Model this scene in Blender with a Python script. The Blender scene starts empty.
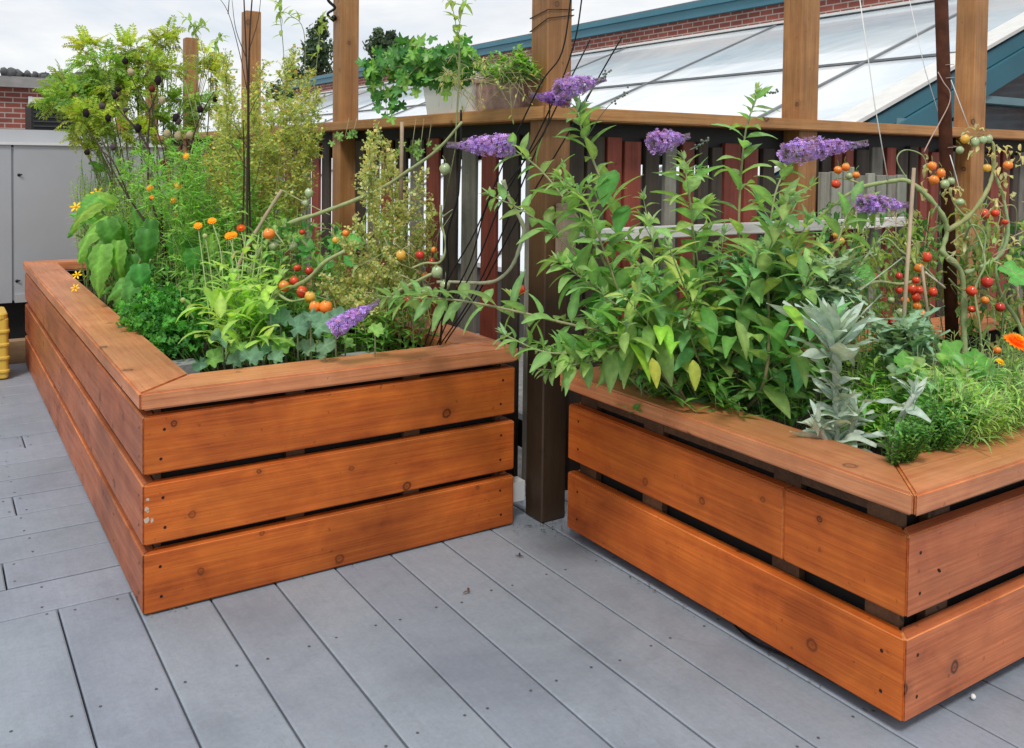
import bpy, bmesh, math, random
from mathutils import Vector, Matrix, Quaternion, noise
R = random.Random(7)
V = Vector
SC = bpy.context.scene
COL = SC.collection
PI = math.pi
rad = math.radians

# ------------------------------------------------------------------ survey of the place
CAM_H = 1.10
F, HY, YAW, PITCH, ROLL = 901.4, 189.4, 0.5751, -0.0324, -0.0121
def ray(x, y):
    a = (x-512)/F; b = (HY-y)/F; c, s = math.cos(-ROLL), math.sin(-ROLL)
    a, b = a*c-b*s, a*s+b*c
    cp, sp = math.cos(PITCH), math.sin(PITCH); d = cp-b*sp; u = sp+b*cp
    cy, sy = math.cos(YAW), math.sin(YAW)
    return V((a*cy+d*sy, -a*sy+d*cy, u)), d
def W(x, y, dep):
    """surveyed point: bearing and height from the photo, distance along the view axis in metres"""
    v, d = ray(x, y)
    return V((0, 0, CAM_H)) + v*(dep/d)
def on(x, y, X=None, Y=None, Z=None):
    v, d = ray(x, y)
    t = X/v.x if X is not None else Y/v.y if Y is not None else (Z-CAM_H)/v.z
    return V((0, 0, CAM_H)) + v*t

# ------------------------------------------------------------------ materials
def mat(name):
    m = bpy.data.materials.new(name); m.use_nodes = True
    nt = m.node_tree; nt.nodes.clear()
    o = nt.nodes.new('ShaderNodeOutputMaterial')
    return m, nt, o
def N(nt, t, **kw):
    n = nt.nodes.new(t)
    for k, v in kw.items():
        if k in n.inputs: n.inputs[k].default_value = v
        else: setattr(n, k, v)
    return n
def L(nt, a, b): nt.links.new(a, b)
def ramp(nt, fac, stops):
    r = nt.nodes.new('ShaderNodeValToRGB'); e = r.color_ramp.elements
    while len(e) < len(stops): e.new(0.5)
    for i, (p, c) in enumerate(stops):
        e[i].position = p
        e[i].color = (c, c, c, 1) if isinstance(c, (int, float)) else (*c, 1)
    L(nt, fac, r.inputs[0]); return r.outputs[0]
def mixc(nt, fac, a, b, mode='MIX'):
    m = nt.nodes.new('ShaderNodeMix'); m.data_type = 'RGBA'; m.blend_type = mode
    for s, v in ((0, fac), (6, a), (7, b)):
        if isinstance(v, (int, float)): m.inputs[s].default_value = v
        elif isinstance(v, tuple): m.inputs[s].default_value = (*v, 1)
        else: L(nt, v, m.inputs[s])
    return m.outputs[2]
def math_(nt, op, a, b=None, c=None):
    m = nt.nodes.new('ShaderNodeMath'); m.operation = op
    for s, v in ((0, a), (1, b), (2, c)):
        if v is None: continue
        if isinstance(v, (int, float)): m.inputs[s].default_value = v
        else: L(nt, v, m.inputs[s])
    return m.outputs[0]
def objco(nt, scale=(1, 1, 1), jitter=True):
    tc = N(nt, 'ShaderNodeTexCoord'); mp = N(nt, 'ShaderNodeMapping')
    mp.inputs['Scale'].default_value = scale
    src = tc.outputs['Object']
    if jitter:
        oi = N(nt, 'ShaderNodeObjectInfo')
        ad = nt.nodes.new('ShaderNodeVectorMath'); ad.operation = 'ADD'
        ml = math_(nt, 'MULTIPLY', oi.outputs['Random'], 37.0)
        cb = N(nt, 'ShaderNodeCombineXYZ'); L(nt, ml, cb.inputs[0]); L(nt, ml, cb.inputs[1]); L(nt, ml, cb.inputs[2])
        L(nt, src, ad.inputs[0]); L(nt, cb.outputs[0], ad.inputs[1]); src = ad.outputs[0]
    L(nt, src, mp.inputs[0]); return mp.outputs[0]
def noise_(nt, co, scale, detail=4, rough=.55, dist=0):
    n = N(nt, 'ShaderNodeTexNoise', Scale=scale, Detail=detail, Roughness=rough, Distortion=dist)
    L(nt, co, n.inputs['Vector']); return n.outputs[0]
def bump(nt, h, strength, dist=.01):
    b = N(nt, 'ShaderNodeBump', Strength=strength, Distance=dist); L(nt, h, b.inputs['Height']); return b.outputs[0]

def wood(name, light, mid, dark, knots=True, rough=.45, coat=.0, dirt=.35, zshade=None, var=.3, spec=.5):
    """stained board, grain along local X"""
    m, nt, o = mat(name)
    co = objco(nt, (1, 1, 1))
    st = N(nt, 'ShaderNodeMapping'); st.inputs['Scale'].default_value = (1.3, 20, 20); L(nt, co, st.inputs[0])
    # knots bend the grain
    sp_ = N(nt, 'ShaderNodeSeparateXYZ'); L(nt, co, sp_.inputs[0]); kc = N(nt, 'ShaderNodeCombineXYZ')
    wob = noise_(nt, co, 30, 2, .5)
    L(nt, math_(nt, 'ADD', sp_.outputs[0], math_(nt, 'MULTIPLY', wob, .012)), kc.inputs[0]); L(nt, math_(nt, 'ADD', math_(nt, 'ADD', sp_.outputs[1], sp_.outputs[2]), math_(nt, 'MULTIPLY', wob, .010)), kc.inputs[1])
    vo = N(nt, 'ShaderNodeTexVoronoi', Scale=5.2); vo.voronoi_dimensions = '2D'; vo.inputs['Randomness'].default_value = 1; L(nt, kc.outputs[0], vo.inputs['Vector'])
    sep = N(nt, 'ShaderNodeSeparateColor'); L(nt, vo.outputs['Color'], sep.inputs[0])
    kd = math_(nt, 'MULTIPLY', vo.outputs['Distance'], math_(nt, 'MULTIPLY_ADD', sep.outputs[1], 1.5, .75))
    kn = ramp(nt, kd, [(0, .9), (.018, .45), (.034, .5), (.046, .95), (.058, .85), (.075, .22), (.19, 0)])
    pick = math_(nt, 'MULTIPLY', math_(nt, 'GREATER_THAN', sep.outputs[0], .5), math_(nt, 'MULTIPLY_ADD', sep.outputs[2], .5, .75))
    kn = math_(nt, 'MULTIPLY', kn, pick)
    g1 = noise_(nt, st.outputs[0], 1.6, 5, .6, .7)
    st2 = N(nt, 'ShaderNodeMapping'); st2.inputs['Scale'].default_value = (4, 160, 160); L(nt, co, st2.inputs[0])
    g2 = noise_(nt, st2.outputs[0], 1.0, 3, .6)
    big = noise_(nt, co, 2.2, 4, .6)
    blot = noise_(nt, co, 7, 5, .65, .8)
    c = ramp(nt, math_(nt, 'ADD', math_(nt, 'MULTIPLY', g1, .55), math_(nt, 'MULTIPLY', blot, .45)), [(.28, dark), (.44, mid), (.60, light), (.8, mid)])
    f2 = ramp(nt, g2, [(.3, .80), (.7, 1.10)])
    c = mixc(nt, 1, c, f2, 'MULTIPLY')
    b2 = ramp(nt, big, [(.3, 1-dirt), (.62, 1.1)])
    c = mixc(nt, 1, c, b2, 'MULTIPLY')
    oi = N(nt, 'ShaderNodeObjectInfo')
    v = math_(nt, 'MULTIPLY_ADD', oi.outputs['Random'], var, 1-var/2)
    c = mixc(nt, 1, c, v, 'MULTIPLY')
    # small scuffs and specks
    sp = noise_(nt, co, 55, 2, .5)
    spk = ramp(nt, sp, [(.70, 0), (.76, 1)])
    c = mixc(nt, math_(nt, 'MULTIPLY', spk, .45), c, tuple(x*.35 for x in dark))
    if knots: c = mixc(nt, math_(nt, 'MINIMUM', math_(nt, 'MULTIPLY', kn, .9), .92), c, tuple(x*.22 for x in dark))
    if zshade:  # shade between the planters painted on the lower post, with some staining
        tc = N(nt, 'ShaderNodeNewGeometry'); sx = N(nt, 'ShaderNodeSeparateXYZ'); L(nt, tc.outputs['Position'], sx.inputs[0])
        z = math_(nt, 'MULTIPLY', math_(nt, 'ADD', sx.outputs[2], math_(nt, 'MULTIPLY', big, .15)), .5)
        f = ramp(nt, z, [(zshade[0]/2, 1), (zshade[1]/2, 0)])
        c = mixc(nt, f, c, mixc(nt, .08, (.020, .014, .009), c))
    p = N(nt, 'ShaderNodeBsdfPrincipled')
    L(nt, c, p.inputs['Base Color'])
    rr = ramp(nt, g1, [(.3, rough+.12), (.7, rough-.05)])
    L(nt, rr, p.inputs['Roughness']); p.inputs['Coat Weight'].default_value = coat; p.inputs['Coat Roughness'].default_value = .32
    p.inputs['Specular IOR Level'].default_value = spec
    L(nt, bump(nt, math_(nt, 'ADD', g2, math_(nt, 'MULTIPLY', kn, .6)), .35, .003), p.inputs['Normal'])
    L(nt, p.outputs[0], o.inputs[0]); return m
def plain(name, c, rough=.5, metal=0, nz=.12, scale=6, spec=.5, c2=None, bmp=0, coat=0):
    m, nt, o = mat(name); co = objco(nt)
    n = noise_(nt, co, scale, 5, .6)
    c2 = c2 or tuple(x*(1-nz*2) for x in c)
    cc = ramp(nt, n, [(.32, c2), (.65, c)])
    p = N(nt, 'ShaderNodeBsdfPrincipled', Roughness=rough, Metallic=metal)
    p.inputs['Specular IOR Level'].default_value = spec; p.inputs['Coat Weight'].default_value = coat
    L(nt, cc, p.inputs['Base Color'])
    if bmp: L(nt, bump(nt, noise_(nt, co, scale*6, 4), bmp, .004), p.inputs['Normal'])
    L(nt, p.outputs[0], o.inputs[0]); return m
def leafmat(name, trans=.35, rough=.5, spec=.3, back=(1.0, 1.0, 1.0), gain=1.0):
    """leaf colour comes from the mesh; light shines through"""
    m, nt, o = mat(name)
    at = N(nt, 'ShaderNodeVertexColor'); at.layer_name = 'Col'
    tc = N(nt, 'ShaderNodeTexCoord')
    n = noise_(nt, tc.outputs['Object'], 60, 3, .6)
    c = mixc(nt, 1, at.outputs[0], ramp(nt, n, [(.3, .85*gain), (.7, 1.18*gain)]), 'MULTIPLY')
    ge = N(nt, 'ShaderNodeNewGeometry')
    cb = mixc(nt, 1, c, back, 'MULTIPLY')
    c = mixc(nt, ge.outputs['Backfacing'], c, cb)
    p = N(nt, 'ShaderNodeBsdfPrincipled', Roughness=rough)
    p.inputs['Specular IOR Level'].default_value = spec
    L(nt, c, p.inputs['Base Color'])
    L(nt, bump(nt, n, .2, .002), p.inputs['Normal'])
    t = N(nt, 'ShaderNodeBsdfTranslucent')
    L(nt, mixc(nt, 1, c, (1.25, 1.25, .6), 'MULTIPLY'), t.inputs[0])
    mx = N(nt, 'ShaderNodeMixShader'); mx.inputs[0].default_value = trans
    L(nt, p.outputs[0], mx.inputs[1]); L(nt, t.outputs[0], mx.inputs[2]); L(nt, mx.outputs[0], o.inputs[0])
    return m

M = {}
M['cedar'] = wood('stained_cedar', (.64, .158, .022), (.51, .108, .015), (.28, .054, .008), rough=.5, coat=0, dirt=.38, var=.22, spec=.35)
M['cedar_cap_sheen'] = wood('stained_cedar_cap_sheen', (.66, .27, .12), (.56, .20, .082), (.40, .12, .045), rough=.40, coat=.12, dirt=.30, knots=True, var=.12, spec=.5)  # pale pink sky sheen on the caps is painted into this colour
M['worn_edge'] = wood('worn_cedar_edge', (.78, .34, .13), (.60, .20, .06), (.34, .09, .025), knots=False, rough=.45, dirt=.45, var=.2)
M['cedar_sheen'] = wood('stained_cedar_sheen', (.50, .150, .055), (.40, .110, .040), (.24, .060, .022), rough=.46, coat=.08, dirt=.38, var=.25, spec=.42)  # same cedar, with the dull sheen of grazing faces painted in
M['inner_wood'] = wood('inner_wood', (.17, .085, .04), (.12, .06, .028), (.06, .03, .014), rough=.7, dirt=.5)
M['post'] = wood('golden_brown_post_shaded', (.40, .19, .065), (.32, .14, .045), (.20, .08, .026), rough=.5, dirt=.3, zshade=(.75, 1.42))
M['far_post'] = wood('golden_brown_post_even', (.44, .215, .075), (.36, .165, .055), (.24, .105, .035), rough=.5, dirt=.3)
M['rail'] = wood('golden_brown_rail', (.48, .24, .085), (.40, .185, .06), (.28, .12, .04), rough=.5, dirt=.25)
M['picket_red'] = wood('picket_red', (.32, .065, .038), (.24, .048, .028), (.13, .028, .018), knots=False, rough=.6)
M['picket_grey'] = wood('picket_grey', (.27, .26, .22), (.20, .19, .16), (.11, .10, .09), knots=False, rough=.8)
M['picket_dark'] = wood('picket_dark', (.075, .055, .04), (.05, .037, .028), (.03, .022, .018), knots=False, rough=.7)
M['weathered'] = wood('weathered_board', (.40, .41, .34), (.30, .31, .26), (.17, .18, .14), knots=False, rough=.85)
M['white_board'] = wood('white_painted_board', (.85, .85, .82), (.78, .78, .75), (.58, .56, .52), knots=False, rough=.6)
M['block_wood'] = wood('pale_end_block', (.48, .36, .27), (.40, .30, .22), (.28, .20, .15), rough=.7)
M['liner'] = plain('dark_liner', (.018, .016, .014), .9)
M['soil'] = plain('soil', (.05, .035, .024), .95, nz=.3, scale=30, bmp=1)
M['deck_screw'] = plain('deck_screw', (.085, .09, .10), .6)
M['screw'] = plain('screw', (.03, .022, .018), .5, .6)
M['chip'] = plain('bare_wood_chip', (.62, .50, .38), .8)
M['black_metal'] = plain('black_metal', (.012, .012, .013), .4, .5)
M['rust'] = plain('rusty_pole', (.085, .028, .014), .85, 0, nz=.3, scale=20, spec=.2)
M['bamboo'] = plain('bamboo', (.46, .34, .22), .55, nz=.2, scale=12)
M['string'] = plain('string', (.78, .77, .74), .8)
M['twine'] = plain('pink_twine', (.52, .36, .30), .8)
M['cab'] = plain('grey_cabinet', (.42, .44, .47), .45, .1, nz=.05, scale=2)
M['cab2'] = plain('pale_cabinet', (.46, .47, .49), .5, .1, nz=.05, scale=2)
M['black'] = plain('black_paint_and_shade', (.012, .012, .013), .6)  # real black parts, and painted shade on the fence stringers
M['white_plastic'] = plain('white_plastic', (.72, .73, .74), .4, nz=.05)
M['yellow'] = plain('yellow_plastic', (.75, .50, .07), .4, nz=.05)
M['teal'] = plain('teal_paint', (.05, .175, .23), .4, nz=.05, scale=2)
M['teal_light'] = plain('teal_flashing', (.17, .30, .34), .35, nz=.05)
M['roof_grey'] = plain('roof_gravel', (.25, .245, .24), .95, nz=.2, scale=20)
M['concrete'] = plain('concrete_block', (.34, .35, .36), .9, nz=.15, scale=20, bmp=.5)
M['pot_white'] = plain('white_pot', (.74, .73, .70), .45, nz=.06, scale=8)
M['pot_pink'] = plain('mottled_pink_pot', (.58, .36, .31), .7, nz=.3, scale=22, c2=(.30, .17, .14), bmp=.5)
M['leaf'] = leafmat('leaf', trans=.42, back=(1.15, 1.12, 1.3), gain=1.4)
M['leaf_soft'] = leafmat('soft_leaf', trans=.2, rough=.85, spec=.1, gain=1.15)
M['leaf_gloss'] = leafmat('glossy_leaf', trans=.3, rough=.38, spec=.4, gain=1.2)
M['stem'] = leafmat('stem', trans=0, rough=.6, spec=.3)
M['petal'] = leafmat('petal', trans=.35, rough=.7, spec=.1, gain=1.3)
M['fruit'] = leafmat('fruit_skin', trans=0, rough=.16, spec=.6)

# ------------------------------------------------------------------ mesh builder
class MB:
    def __init__(s): s.v = []; s.f = []; s.c = []; s.mi = []
    def vert(s, p, c=(1, 1, 1)): s.v.append((p[0], p[1], p[2])); s.c.append(c); return len(s.v)-1
    def face(s, *i, m=0): s.f.append(i); s.mi.append(m)
    def box(s, a, b, c=(1, 1, 1), m=0):
        x0, y0, z0 = a; x1, y1, z1 = b
        i = [s.vert(p, c) for p in ((x0,y0,z0),(x1,y0,z0),(x1,y1,z0),(x0,y1,z0),(x0,y0,z1),(x1,y0,z1),(x1,y1,z1),(x0,y1,z1))]
        for f in ((0,3,2,1),(4,5,6,7),(0,1,5,4),(1,2,6,5),(2,3,7,6),(3,0,4,7)): s.face(*[i[k] for k in f], m=m)
    def tube(s, pts, r0, r1=None, c=(1, 1, 1), n=6, c2=None, m=0, knob=0):
        if r1 is None: r1 = r0
        pts = [V(p) for p in pts]; prev = None; K = len(pts); side = None
        for k, p in enumerate(pts):
            d = (pts[min(k+1, K-1)] - pts[max(k-1, 0)])
            if d.length < 1e-7: d = V((0, 0, 1))
            d.normalize()
            if side is None:
                side = d.cross(V((0, 0, 1)));
                if side.length < .1: side = d.cross(V((1, 0, 0)))
            side = (side - d*side.dot(d)).normalized(); up = side.cross(d)
            t = k/max(1, K-1); r = r0 + (r1-r0)*t
            if knob: r *= 1 + knob*(noise.noise(p*55))
            cc = c if c2 is None else tuple(a+(b-a)*t for a, b in zip(c, c2))
            ring = [s.vert(p + side*(r*math.cos(2*PI*j/n)) + up*(r*math.sin(2*PI*j/n)), cc) for j in range(n)]
            if prev:
                for j in range(n): s.face(prev[j], prev[(j+1) % n], ring[(j+1) % n], ring[j], m=m)
            else: s.face(*ring[::-1], m=m)
            prev = ring
        s.face(*prev, m=m)
    def ball(s, p, r, c, nu=10, nv=7, sq=(1, 1, 1), m=0, wob=0, c2=None):
        p = V(p); rows = []
        for i in range(nv+1):
            th = PI*i/nv; row = []
            for j in range(nu):
                ph = 2*PI*j/nu
                q = V((math.sin(th)*math.cos(ph)*sq[0], math.sin(th)*math.sin(ph)*sq[1], math.cos(th)*sq[2]))
                rr = r*(1+wob*noise.noise(q*2.3+p*9))
                cc = c
                if c2:
                    k = max(0, min(1, .5+.5*math.cos(th)+.25*noise.noise(q*3+p*20))); k = k**1.5
                    cc = tuple(a+(b-a)*k for a, b in zip(c, c2))
                row.append(s.vert(p+q*rr, cc))
                if i in (0, nv): row = row*nu; break
            rows.append(row)
        for i in range(nv):
            for j in range(nu):
                a, b, cc, d = rows[i][j], rows[i+1][j], rows[i+1][(j+1) % nu], rows[i][(j+1) % nu]
                if a == d: s.face(a, b, cc, m=m)
                elif b == cc: s.face(a, b, d, m=m)
                else: s.face(a, b, cc, d, m=m)
    def build(s, name, mats, parent=None, smooth=True):
        org = V(parent.matrix_basis.translation) if parent else V((0, 0, 0))
        pp = parent.parent if parent else None
        while pp: org += V(pp.location); pp = pp.parent
        me = bpy.data.meshes.new(name)
        me.from_pydata([(a-org.x, b-org.y, c-org.z) for a, b, c in s.v], [], s.f)
        ca = me.color_attributes.new('Col', 'FLOAT_COLOR', 'POINT')
        buf = []
        for c in s.c: buf.extend((c[0], c[1], c[2], 1))
        ca.data.foreach_set('color', buf)
        if not isinstance(mats, (list, tuple)): mats = [mats]
        for m in mats: me.materials.append(m)
        me.polygons.foreach_set('material_index', s.mi)
        me.polygons.foreach_set('use_smooth', [smooth]*len(s.f))
        me.update()
        o = bpy.data.objects.new(name, me); COL.objects.link(o)
        if parent: o.parent = parent
        return o
def tag(o, label=None, cat=None, group=None, kind=None):
    if label: o['label'] = label
    if cat: o['category'] = cat
    if group: o['group'] = group
    if kind: o['kind'] = kind
    return o
def thing(name, label, cat, loc=(0, 0, 0), group=None):
    o = bpy.data.objects.new(name, None); COL.objects.link(o); o.location = loc
    o.empty_display_size = .05
    return tag(o, label, cat, group)
def struct(o): o['kind'] = 'structure'; return o

def bezier(pts, n=6):
    """Catmull-Rom through the points"""
    pts = [V(p) for p in pts]
    if len(pts) < 3:
        a, b = pts; return [a.lerp(b, i/n) for i in range(n+1)]
    P = [pts[0]*2-pts[1]] + pts + [pts[-1]*2-pts[-2]]; out = []
    for i in range(1, len(P)-2):
        p0, p1, p2, p3 = P[i-1], P[i], P[i+1], P[i+2]
        for k in range(n):
            t = k/n
            out.append(.5*((2*p1)+(p2-p0)*t+(2*p0-5*p1+4*p2-p3)*t*t+(3*p1-p0-3*p2+p3)*t*t*t))
    out.append(pts[-1]); return out
def rv(s=1.0): return V((R.gauss(0, s), R.gauss(0, s), R.gauss(0, s)))
def jit(c, a=.15, hue=.05):
    k = 1+R.uniform(-a, a); h = R.uniform(-hue, hue)
    return (max(0, c[0]*k*(1+h*3)), max(0, c[1]*k), max(0, c[2]*k*(1-h*2)))
PROF = {
    'lance': lambda t: (math.sin(PI*min(1, t**.8))**.85)*(1-.25*t),
    'ovate': lambda t: math.sin(PI*t**.62)**.8,
    'oblong': lambda t: min(1, (t*1.25+.12))*(1-t**5)**.5 if t < 1 else 0,
    'spoon': lambda t: (math.sin(PI*t**1.5)**.8),
}
def leaf(mb, p, d, Ln, Wd, c, up=V((0, 0, 1)), droop=.5, fold=.3, prof='lance', seg=5, wave=0, m=0, mid=1.25, twist=0, lobes=0):
    d = V(d).normalized(); side = d.cross(up)
    if side.length < .05: side = d.cross(V((1, .3, 0)))
    side.normalize()
    if twist: side = Quaternion(d, twist) @ side
    f = PROF[prof]; prev = None; p = V(p); ph = R.random()*6
    cm = tuple(x*mid for x in c); ce = tuple(x*.92 for x in c)
    for k in range(seg+1):
        t = k/seg; n = side.cross(d).normalized()
        w = Wd*.5*max(.0, f(t)) if 0 < k < seg else Wd*.04
        if lobes and 0 < k < seg: w *= (1.25 if k % 2 else .5)
        wv = wave*Wd*math.sin(ph+t*9)
        kk = 1.07 if k % 2 else .93; c_e = (ce[0]*kk, ce[1]*kk, ce[2]*kk); a = mb.vert(p - side*w + n*(w*fold+wv), c_e); b = mb.vert(p, cm); e = mb.vert(p + side*w + n*(w*fold-wv), c_e)
        if prev:
            mb.face(prev[0], prev[1], b, a, m=m); mb.face(prev[1], prev[2], e, b, m=m)
        prev = (a, b, e)
        p = p + d*(Ln/seg)
        d = (Quaternion(side, -droop/seg) @ d).normalized()
    return p
def bigleaf(mb, p, d, Ln, Wd, c, up, droop=.8, rim=(.42, .45, .08), seg=14):
    d = V(d).normalized(); side = d.cross(V(up)).normalized(); p = V(p); prev = None; ph = R.random()*6
    for k in range(seg+1):
        t = k/seg; n = side.cross(d).normalized(); w = Wd*.5*max(.03, math.sin(PI*min(1, (.06+.94*t)**.6))**.75)*(1+.10*math.sin(k*2.4+ph)); row = []
        for u in (-1, -.72, -.36, 0, .36, .72, 1):
            au = abs(u); vein = max(0, math.cos((t*6-au*1.6)*2*PI))**6
            cc = tuple(x*(1+.35*vein+(.5 if au < .1 else 0)) for x in c)
            if au == 1: cc = tuple(x*.45+y*.55 for x, y in zip(cc, rim))
            h = -.10*Wd*au*au+.035*Wd*math.sin(t*6*PI-au*5)+(.06*Wd*math.sin(t*11+ph) if au == 1 else 0)
            row.append(mb.vert(p+side*(u*w)+n*h+d*(au*.10*Ln*(1-t)*-.4), cc))
        if prev:
            for j in range(6): mb.face(prev[j], prev[j+1], row[j+1], row[j])
        prev = row; p = p+d*(Ln/seg); d = (Quaternion(side, -droop/seg) @ d).normalized()
def broad(mb, p, n, fwd, Rd, c, kind='squash', cup=.15, ruff=.1, m=0, mid=1.3):
    """broad blade: n = facing direction, fwd = direction of its tip"""
    n = V(n).normalized(); fwd = V(fwd); fwd = (fwd - n*fwd.dot(n)).normalized(); sd = fwd.cross(n)
    K = {'squash': 26, 'kale': 36, 'ivy': 20, 'round': 18, 'grape': 24}[kind]; ph = R.random()*6
    ce = mb.vert(V(p), tuple(x*mid for x in c)); prev = None; rings = []
    for ri, rr in enumerate((.35, .7, 1.0)):
        ring = []
        for j in range(K):
            th = 2*PI*j/K
            if kind == 'ivy': r = .52+.48*abs(math.cos(th*2.5))**1.3; r *= (1.1 if abs(th-0) < .5 or abs(th-2*PI) < .5 else .9)
            elif kind == 'kale': r = .75+.2*math.cos(th)+.09*math.sin(th*9+ph)*(rr > .8)
            elif kind == 'squash': r = .8+.14*abs(math.cos(th*2.5))+.04*math.sin(th*13+ph); r *= .85+.2*math.cos(th)
            elif kind == 'grape': r = .7+.25*abs(math.cos(th*2.5))+.05*math.sin(th*12+ph)
            else: r = .95+.05*math.cos(th)
            if abs(th-PI) < .35: r *= .45
            q = V(p) + (fwd*math.cos(th)+sd*math.sin(th))*(Rd*rr*r)
            h = cup*rr*rr*Rd + ruff*Rd*rr**2*math.sin(th*(5 if kind != 'kale' else 7)+ph)
            vein = 1+.25*max(0, math.cos(th*5))**8*(1 if ri < 2 else .3)
            ring.append(mb.vert(q+n*h*-1 if kind == 'squash' else q+n*h, tuple(x*vein*(1 if ri < 2 else .93) for x in c)))
        if prev is None:
            for j in range(K): mb.face(ce, ring[j], ring[(j+1) % K], m=m)
        else:
            for j in range(K): mb.face(prev[j], ring[j], ring[(j+1) % K], prev[(j+1) % K], m=m)
        prev = ring

# ------------------------------------------------------------------ boards
def board(name, p0, direction, Ln, thick, z0, z1, m, parent, bev=.004, mit0=0, mit1=0, inward=1, screws=(), slope=0, chips=False):
    """plank whose outer-face bottom corner is p0, running along direction (unit xy); thickness goes inward (left of direction if inward=1)"""
    h = z1-z0; bm = bmesh.new()
    y0, y1 = (0, thick) if inward == 1 else (-thick, 0)
    yo = 0; yi = thick*inward
    fp = [(0, yo), (Ln, yo), (Ln-mit1, yi), (mit0, yi)]
    nseg = 1
    lo = [bm.verts.new((x, y, 0)) for x, y in fp]; hi = [bm.verts.new((x, y, h)) for x, y in fp]
    bm.faces.new(lo[::-1]); bm.faces.new(hi)
    for i in range(4): bm.faces.new((lo[i], lo[(i+1) % 4], hi[(i+1) % 4], hi[i]))
    bmesh.ops.recalc_face_normals(bm, faces=bm.faces)
    if bev:
        bf = bmesh.ops.bevel(bm, geom=bm.edges[:], offset=bev, segments=2, affect='EDGES', clamp_overlap=True)['faces']
        if m.name.startswith('stained'):
            for f in bf:
                if f.normal.z > .2 or abs(f.normal.x) > .3: f.material_index = 3
    for sx, sz in screws:
        for r, mi in ((.0038, 1),):
            vs = [bm.verts.new((sx+r*math.cos(a*PI/4), -.0006*inward, sz+r*math.sin(a*PI/4))) for a in range(8)]
            f = bm.faces.new(vs if inward == -1 else vs[::-1]); f.material_index = mi
    if chips:
        for (cx, cz, w, hh) in ((.004, .062, .014, .020), (.009, .083, .007, .008), (.005, .090, .012, .014), (.008, .112, .009, .010), (.018, .060, .009, .012)):
            k = 7
            vs = [bm.verts.new((cx+w*.5*math.cos(2*PI*a/k)*R.uniform(.6, 1.1)+w*.3, -.0008*inward, cz+hh*.5*math.sin(2*PI*a/k)*R.uniform(.6, 1.1))) for a in range(k)]
            f = bm.faces.new(vs[::-1] if inward == 1 else vs); f.material_index = 2
    for f in bm.faces: f.smooth = False
    me = bpy.data.meshes.new(name); bm.to_mesh(me); bm.free()
    me.materials.append(m); me.materials.append(M['screw']); me.materials.append(M['chip']); me.materials.append(M['worn_edge'])
    o = bpy.data.objects.new(name, me); COL.objects.link(o)
    ang = math.atan2(direction[1], direction[0])
    org = V(parent.location) if parent else V((0, 0, 0))
    o.location = V((p0[0], p0[1], z0)) - org; o.rotation_euler = (0, 0, ang)
    if parent: o.parent = parent
    return o
def cap(name, p0, direction, Ln, width, z0, z1, m, parent, inward=1, mit0=True, mit1=True):
    return board(name, p0, direction, Ln, width, z0, z1, m, parent, bev=.005,
                 mit0=width if mit0 else 0, mit1=width if mit1 else 0, inward=inward)
def upright(name, cx, cy, wx, wy, z0, z1, m, parent, bev=.004):
    """post or picket: grain along its height (local X is turned up)"""
    bm = bmesh.new(); bmesh.ops.create_cube(bm, size=1)
    h = z1-z0
    for v in bm.verts: v.co = V(((v.co.x+.5)*h, v.co.y*wy, v.co.z*wx))
    bmesh.ops.bevel(bm, geom=bm.edges[:], offset=bev, segments=1, affect='EDGES')
    me = bpy.data.meshes.new(name); bm.to_mesh(me); bm.free(); me.materials.append(m)
    o = bpy.data.objects.new(name, me); COL.objects.link(o)
    o.location = V((cx, cy, z0)) - (V(parent.location) if parent else V((0, 0, 0)))
    o.rotation_euler = (0, -PI/2, 0)
    if parent: o.parent = parent
    return o
# ================================================================== SETTING
# ground far below, the roof slab the deck stands on
g = MB(); g.face(*[g.vert(p) for p in ((-600,-600,-4),(600,-600,-4),(600,900,-4),(-600,900,-4))])
struct(g.build('ground', plain('ground', (.12, .125, .10), .95, nz=.3, scale=.05), smooth=False))
g = MB(); g.box((-9, -5, -.6), (14, 30, -.06)); struct(g.build('roof_slab', M['roof_grey'], smooth=False))

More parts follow.
